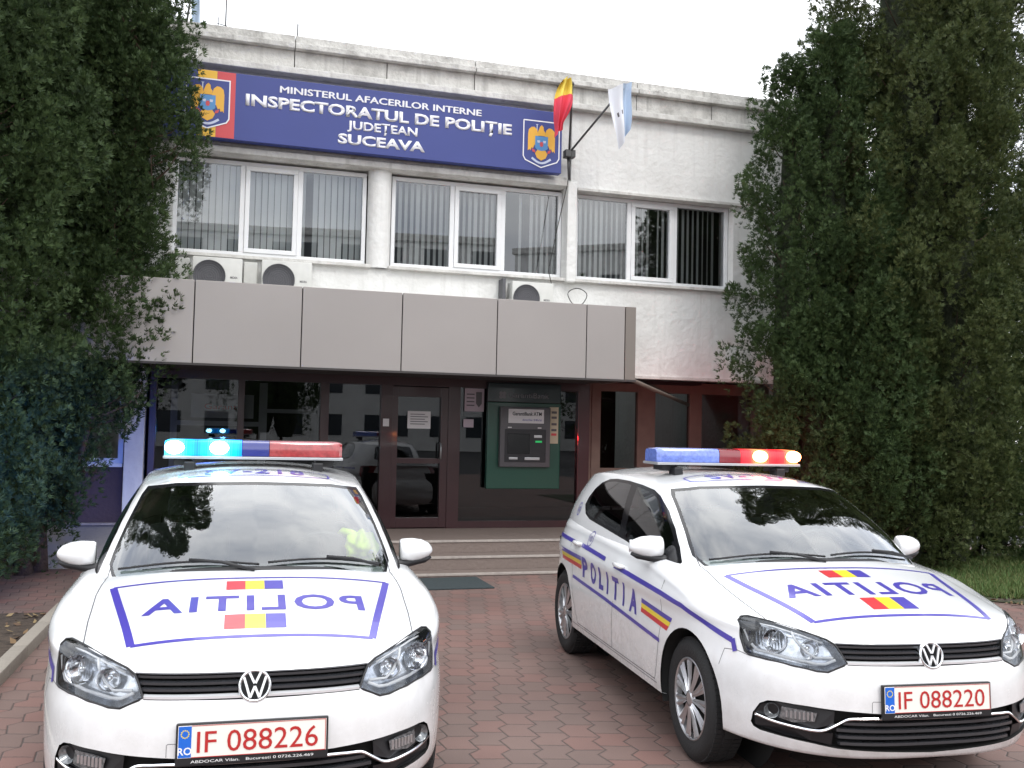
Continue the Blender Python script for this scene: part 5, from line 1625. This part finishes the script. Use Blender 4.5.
def conifer(name, loc, lobes, label, seed, m, density=18.0, group='dark conifers beside the entrance', sp=1.0, per=84):
    """lobes: (dx, dy, z0, height, radius, lean_x, lean_y) tall columns, each covered with upright plumes of flat sprays"""
    rnd = np.random.RandomState(seed)
    root = empty(name, loc); tag(root, label, 'tree', group)
    def spray():
        pts = []; fcs = []; nb = 5
        for k in range(nb):
            a = (k/(nb-1)-.5)*1.7+.12*rnd.randn(); L_ = (1-.35*abs(k/(nb-1)-.5)*2)*(.85+.3*rnd.rand())
            d = np.array([math.sin(a), 0, math.cos(a)]); s_ = np.array([math.cos(a), 0, -math.sin(a)])*.095
            i = len(pts); off = np.array([0, .16*rnd.randn(), 0])
            pts += [s_*.4, d*L_*.5+s_+off*.6, d*L_+off, d*L_*.5-s_+off*.6]; fcs.append((i, i+1, i+2, i+3))
        return np.array(pts), fcs
    variants = [spray() for k in range(8)]
    unit = lambda A: A/np.linalg.norm(A, axis=-1, keepdims=True)
    prof_f = lambda t: np.where(t < .20, .60+.40*(np.maximum(t,0)/.20)**.7, np.cos(np.clip((t-.20)/.80,0,1)*math.pi/2)**.60)
    allV = []; allF = []; base = 0
    cam2 = np.array([0-loc[0], 0-loc[1]])
    for li, (dx, dy, z0, hgt, rad, lx, ly) in enumerate(lobes):
        n = int(2*math.pi*rad*hgt*.7*density)
        t = rnd.rand(n)**.88; ang = rnd.rand(n)*2*math.pi
        face = (np.cos(ang)*cam2[0]+np.sin(ang)*cam2[1])/np.linalg.norm(cam2)
        keep = (face > -.30) | (rnd.rand(n) < .22); t, ang = t[keep], ang[keep]; n = len(t)
        swell = 1+.13*np.sin(ang*2+t*5+seed+li)+.11*np.sin(ang*5-t*13+seed*2)+.07*np.sin(ang*9+t*29)
        r = rad*prof_f(t)*swell*(1-.36*rnd.rand(n)**1.6)
        C0 = np.c_[dx+lx*t+r*np.cos(ang), dy+ly*t+r*np.sin(ang), z0+hgt*t-.12]
        ph = (.34+.36*rnd.rand(n))*sp*(.8+.3*(1-t)); pr = ph*(.26+.12*rnd.rand(n))
        ax = unit(np.c_[np.cos(ang)*.42, np.sin(ang)*.42, 1+0*t]+.16*rnd.randn(n,3))
        # sprays on each plume
        k = per
        s = rnd.rand(n, k)**.8; a2 = rnd.rand(n, k)*2*math.pi
        ref = unit(np.cross(ax, np.array([0.3,.5,.1]))); ref2 = np.cross(ax, ref)
        radial = np.cos(a2)[...,None]*ref[:,None,:]+np.sin(a2)[...,None]*ref2[:,None,:]
        pp = np.where(s < .3, .55+.45*s/.3, np.cos(np.clip((s-.3)/.7,0,1)*math.pi/2)**.7)*(1-.3*rnd.rand(n,k))
        P = C0[:,None,:]+ax[:,None,:]*(s*ph[:,None])[...,None]+radial*(pp*pr[:,None])[...,None]
        up = unit(ax[:,None,:]*.75+radial*(.75-.35*s)[...,None]+.25*rnd.randn(n,k,3))
        P = P.reshape(-1,3); up = up.reshape(-1,3)
        rv = rnd.randn(len(P),3); side = unit(np.cross(up, rv)); nrm = np.cross(side, up)
        size = (.038+.045*rnd.rand(len(P)))*sp; vi = rnd.randint(0, 8, len(P))
        for q in range(8):
            idx = np.where(vi == q)[0]
            if len(idx) == 0: continue
            pts, fcs = variants[q]
            X = P[idx][:,None,:] + size[idx][:,None,None]*(pts[None,:,0:1]*side[idx][:,None,:] + pts[None,:,1:2]*nrm[idx][:,None,:] + pts[None,:,2:3]*up[idx][:,None,:])
            FF = np.array(fcs)[None]+(base+np.arange(len(idx))*len(pts))[:,None,None]
            allV.append(X.reshape(-1,3)); allF.append(FF.reshape(-1,4)); base += len(idx)*len(pts)
    Vv = np.vstack(allV); Ff = np.vstack(allF)
    Vv[:,2] = np.maximum(Vv[:,2], .03)
    me = bpy.data.meshes.new('crown'); me.vertices.add(len(Vv)); me.vertices.foreach_set('co', Vv.ravel()); me.loops.add(Ff.size); me.loops.foreach_set('vertex_index', Ff.ravel().astype(np.int32))
    me.polygons.add(len(Ff)); me.polygons.foreach_set('loop_start', (np.arange(len(Ff))*4).astype(np.int32)); me.polygons.foreach_set('loop_total', np.full(len(Ff), 4, np.int32))
    me.update(calc_edges=True); me.materials.append(m)
    c = link(bpy.data.objects.new('crown', me)); c.parent = root
    b = bmesh.new()
    for (dx, dy, z0, hgt, rad, lx, ly) in lobes:
        zt = z0+hgt*.9
        pts = [(dx*.5, dy*.5, 0), (dx*.85, dy*.85, min(z0+.3, .8)), (dx+lx*.4, dy+ly*.4, z0+hgt*.4), (dx+lx*.9, dy+ly*.9, zt)] if z0 < 1.5 else [(dx*.3,dy*.3,z0-1),(dx*.8,dy*.8,z0),(dx+lx*.8,dy+ly*.8,z0+hgt*.8)]
        tube(b, pts, [.10,.085,.05,.012][:len(pts)] if z0 < 1.5 else [.04,.03,.01], 8)
        for k in range(int(hgt*9)):
            t = (k+.5)/(hgt*9)*.88; a = rnd.rand()*6.28; z = z0+hgt*t; r = rad*.85*max(.1, math.cos(t*math.pi/2)**.6)
            p = Vector((dx+lx*t, dy+ly*t, z)); tube(b, [p, p+Vector((math.cos(a)*r*.6, math.sin(a)*r*.6, .12)), p+Vector((math.cos(a)*r, math.sin(a)*r, .30))], [.014,.009,.004], 5, caps=False)
    obj('trunk', b, MT['bark'], root, smooth=True)
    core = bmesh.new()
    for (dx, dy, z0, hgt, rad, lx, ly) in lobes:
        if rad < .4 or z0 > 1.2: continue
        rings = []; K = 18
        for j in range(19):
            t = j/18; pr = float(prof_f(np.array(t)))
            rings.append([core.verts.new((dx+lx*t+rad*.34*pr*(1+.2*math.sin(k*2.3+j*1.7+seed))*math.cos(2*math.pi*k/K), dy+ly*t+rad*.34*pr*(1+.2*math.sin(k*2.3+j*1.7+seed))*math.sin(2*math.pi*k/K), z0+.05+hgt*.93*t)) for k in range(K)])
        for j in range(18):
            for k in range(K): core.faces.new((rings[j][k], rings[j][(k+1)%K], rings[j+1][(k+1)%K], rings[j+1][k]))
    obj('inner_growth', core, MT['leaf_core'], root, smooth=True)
    return root
MT['bark'] = mat('bark', (.10,.065,.045), .9, var=.3, scale=20, bump=.8, bscale=60)
MT['leaf'] = leaf_mat('conifer_leaf', (.028,.050,.018), (.042,.074,.025), (.075,.115,.040))
MT['leaf2'] = leaf_mat('conifer_leaf_warm', (.034,.052,.018), (.058,.082,.026), (.100,.120,.042))
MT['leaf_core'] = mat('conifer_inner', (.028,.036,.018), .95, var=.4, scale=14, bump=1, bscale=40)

def build_trees():
    conifer('conifer', (-5.0,10.7,0), [(-.20,.1,.55,12.6,.90,.15,.1),(.30,.15,1.5,5.6,.58,.05,0),(.58,-.15,1.65,1.9,.50,.0,0),(.62,-.05,2.4,2.6,.42,.0,0),(-.55,-.45,.05,9.5,.85,.1,0),(-.30,-.35,.3,2.4,.56,0,0),(.98,.05,4.15,1.8,.48,-.15,0),(1.0,-.1,4.6,2.2,.40,-.3,0),(.35,-.1,4.6,3.6,.62,.0,0)],
        'tall dark conifer at the left whose branches cover the end of the blue sign', 3, MT['leaf'])
    conifer('conifer', (-5.55,8.9,0), [(0,0,.05,12.8,1.15,.1,0),(.35,.2,.1,7.4,.70,.1,0),(.45,-.3,.05,2.4,.55,0,0)], 'dark conifer at the far left edge beside the soil bed', 5, MT['leaf'])
    conifer('conifer', (3.98,12.35,0), [(0,0,.25,6.5,.74,.05,0),(-.42,.1,.5,5.8,.60,-.05,0),(.45,-.25,.15,4.2,.62,0,0),(-.25,-.3,.2,2.7,.52,0,0)], 'dark conifer standing against the front wall, leftmost of the right hand group', 7, MT['leaf'])
    conifer('conifer', (5.15,12.7,0), [(0,0,.15,13.4,1.18,.0,0),(.40,-.35,.1,7.4,.82,.05,0),(-.72,.1,.1,7.0,.62,0.05,0),(-.50,-.25,.1,4.4,.66,0,0),(-.2,-.50,.1,2.6,.55,0,0)], 'tallest greener conifer with plumes down to the grass, middle of the right hand group', 11, MT['leaf2'])
    conifer('conifer', (6.25,13.9,0), [(0,0,.1,12.2,.92,-.2,0),(-.2,-.35,.1,5.8,.72,0,0),(.45,-.3,.1,4.6,.66,0,0)], 'dark conifer between the tallest one and the right edge', 13, MT['leaf'])
    conifer('conifer', (7.75,13.9,0), [(0,0,.1,12.4,1.02,0,0),(-.35,-.3,.1,5.0,.80,0,0)], 'conifer at the right edge with sky showing beside its top', 17, MT['leaf2'])

def build_far():
    """what the windows mirror: a block of flats and trees across the square behind the camera"""
    def block(loc, rz, w, h, label):
        o = empty('apartment_building', loc, rz); tag(o, label, 'building')
        b = bmesh.new(); box(b, -w/2, w/2, 0, 10, 0, h); obj('wall', b, MT['render'], o)
        n = int(w/3.2); k = int(h/3)
        for j in range(k):
            for i in range(n):
                b = bmesh.new(); x = -w/2+1.6+3.2*i; z = 3*j+1.0
                box(b, x-.8, x+.8, 9.98, 10.03, z, z+1.5); obj('window', b, MT['farglass'], o)
        b = bmesh.new(); box(b, -w/2-.2, w/2+.2, -.2, 10.2, h, h+.5); obj('roof', b, MT['concrete'], o)
    block((24,-50,0), .42, 26, 15, 'lower pale block of flats across the square behind the camera')
    block((56,-38,0), .95, 30, 16.5, 'taller block of flats further right across the square behind the camera')
    for i, (x, y, hh) in enumerate(((-17,-24,11),(-9,-27,9),(9,-22,7.5),(23,-14,7))):
        conifer('conifer', (x, y, 0), [(0,0,1.2,hh,2.2,0,0),(1.2,.4,1,hh*.7,1.6,0,0)], ['conifer behind the camera, far left of the square','second conifer behind the camera, left of the square','tallest conifer behind the camera, right of the square','last conifer behind the camera, far right of the square'][i], 30+i, MT['leaf'], density=1.6, group='conifers across the square', sp=3.2, per=40)
MT['farglass'] = mat('far_window', (.05,.06,.07), .15)

def build_vest():
    o = empty('hi_vis_jacket', (0,0,0))
    cx, cy, yaw = CARS[0]
    o.location = (cx, cy, 0); o.rotation_euler = (0,0,yaw-math.pi/2)
    tag(o, 'yellow hi-vis jacket piled by the driver door behind the windshield of the left car', 'jacket')
    rnd = random.Random(2)
    b = bmesh.new()
    g = bmesh.ops.create_icosphere(b, subdivisions=4, radius=1)
    for v in b.verts:
        p = v.co.copy(); f = 1+.10*math.sin(p.x*7+p.z*3)+.09*math.sin(p.y*9-p.z*5)+.06*math.sin(p.z*13+p.x*6)
        v.co = Vector((-.70+p.x*.13*f, .56+p.y*.080*f, 1.0+p.z*.090*f))
    obj('jacket_body', b, MT['hivis'], o, smooth=True)
    b = bmesh.new()
    tube(b, [(-.74,.56,1.03),(-.78,.51,1.065),(-.82,.475,1.075),(-.86,.45,1.05)], [.03,.028,.022,.014], 12)
    obj('sleeve', b, MT['hivis'], o, smooth=True)
    b = bmesh.new()
    tube(b, [(-.61,.53,.99),(-.60,.57,1.0),(-.61,.61,.99)], [.012,.014,.012], 6); obj('reflective_band', b, MT['reflect'], o, smooth=True)
    return o

# ---------------------------------------------------------------- light
def build_light():
    w = bpy.data.worlds.new('World'); SC.world = w; w.use_nodes = True
    N = w.node_tree.nodes; L = w.node_tree.links; bg = N['Background']
    el, az = math.radians(48), math.radians(150)
    sky = N.new('ShaderNodeTexSky'); sky.sky_type = 'NISHITA'; sky.sun_disc = False; sky.sun_elevation = el; sky.sun_rotation = az; sky.air_density = 1.0; sky.dust_density = 3.0
    tc = N.new('ShaderNodeTexCoord')
    mp = N.new('ShaderNodeMapping'); mp.inputs['Scale'].default_value = (1,1,2.2); L.new(tc.outputs['Generated'], mp.inputs['Vector'])
    nz = N.new('ShaderNodeTexNoise'); nz.inputs['Scale'].default_value = 2.6; nz.inputs['Detail'].default_value = 7; nz.inputs['Roughness'].default_value = .55; L.new(mp.outputs[0], nz.inputs['Vector'])
    cr = N.new('ShaderNodeValToRGB'); e = cr.color_ramp.elements
    e[0].position = .36; e[0].color = (.50,.54,.62,1); e[1].position = .62; e[1].color = (1.08,1.08,1.07,1)
    L.new(nz.outputs['Fac'], cr.inputs[0])
    sp = N.new('ShaderNodeSeparateXYZ'); L.new(tc.outputs['Generated'], sp.inputs[0])
    gr = N.new('ShaderNodeMapRange'); gr.inputs['From Min'].default_value = 0; gr.inputs['From Max'].default_value = 1; gr.inputs['To Min'].default_value = 20; gr.inputs['To Max'].default_value = 36
    L.new(sp.outputs[2], gr.inputs['Value'])
    sc = N.new('ShaderNodeVectorMath'); sc.operation = 'SCALE'; L.new(cr.outputs[0], sc.inputs[0]); L.new(gr.outputs[0], sc.inputs['Scale'])
    mx = N.new('ShaderNodeMix'); mx.data_type = 'RGBA'; mx.inputs['Factor'].default_value = .90; L.new(sky.outputs[0], mx.inputs[6]); L.new(sc.outputs[0], mx.inputs[7])
    L.new(mx.outputs[2], bg.inputs[0]); bg.inputs[1].default_value = .10
    l = bpy.data.lights.new('sun', 'SUN'); l.energy = 1.0; l.angle = math.radians(14); l.color = (1,.96,.90)
    o = link(bpy.data.objects.new('sun', l))
    # same direction as the sky's sun
    d = Vector((math.sin(az)*math.cos(el), math.cos(az)*math.cos(el), math.sin(el)))
    o.rotation_euler = d.to_track_quat('Z', 'Y').to_euler()
    vs = SC.view_settings; vs.view_transform = 'Standard'; vs.look = 'None'; vs.exposure = -.02; vs.gamma = 1
    SC.cycles.max_bounces = 6; SC.cycles.diffuse_bounces = 3; SC.cycles.transparent_max_bounces = 12

# ---------------------------------------------------------------- camera
def setup_camera():
    f_, h_, pitch, roll = 980., 1.651, math.radians(2.673), math.radians(1.255)
    cp, sp, cr, sr = math.cos(pitch), math.sin(pitch), math.cos(roll), math.sin(roll)
    F = Vector((0,cp,sp)); u = Vector((0,-sp,cp)); r = Vector((1,0,0))
    R = r*cr+u*sr; U = -r*sr+u*cr
    cam = bpy.data.cameras.new('camera'); o = link(bpy.data.objects.new('camera', cam)); SC.camera = o
    cam.sensor_width = 36; cam.lens = f_/1024*36; cam.clip_end = 2000; cam.clip_start = .05
    o.matrix_world = Matrix(((R[0],U[0],-F[0],0),(R[1],U[1],-F[1],0),(R[2],U[2],-F[2],h_),(0,0,0,1)))
setup_camera()

build_light()
build_ground()
build_station()
build_trees()
build_far()
make_cars()
build_vest()
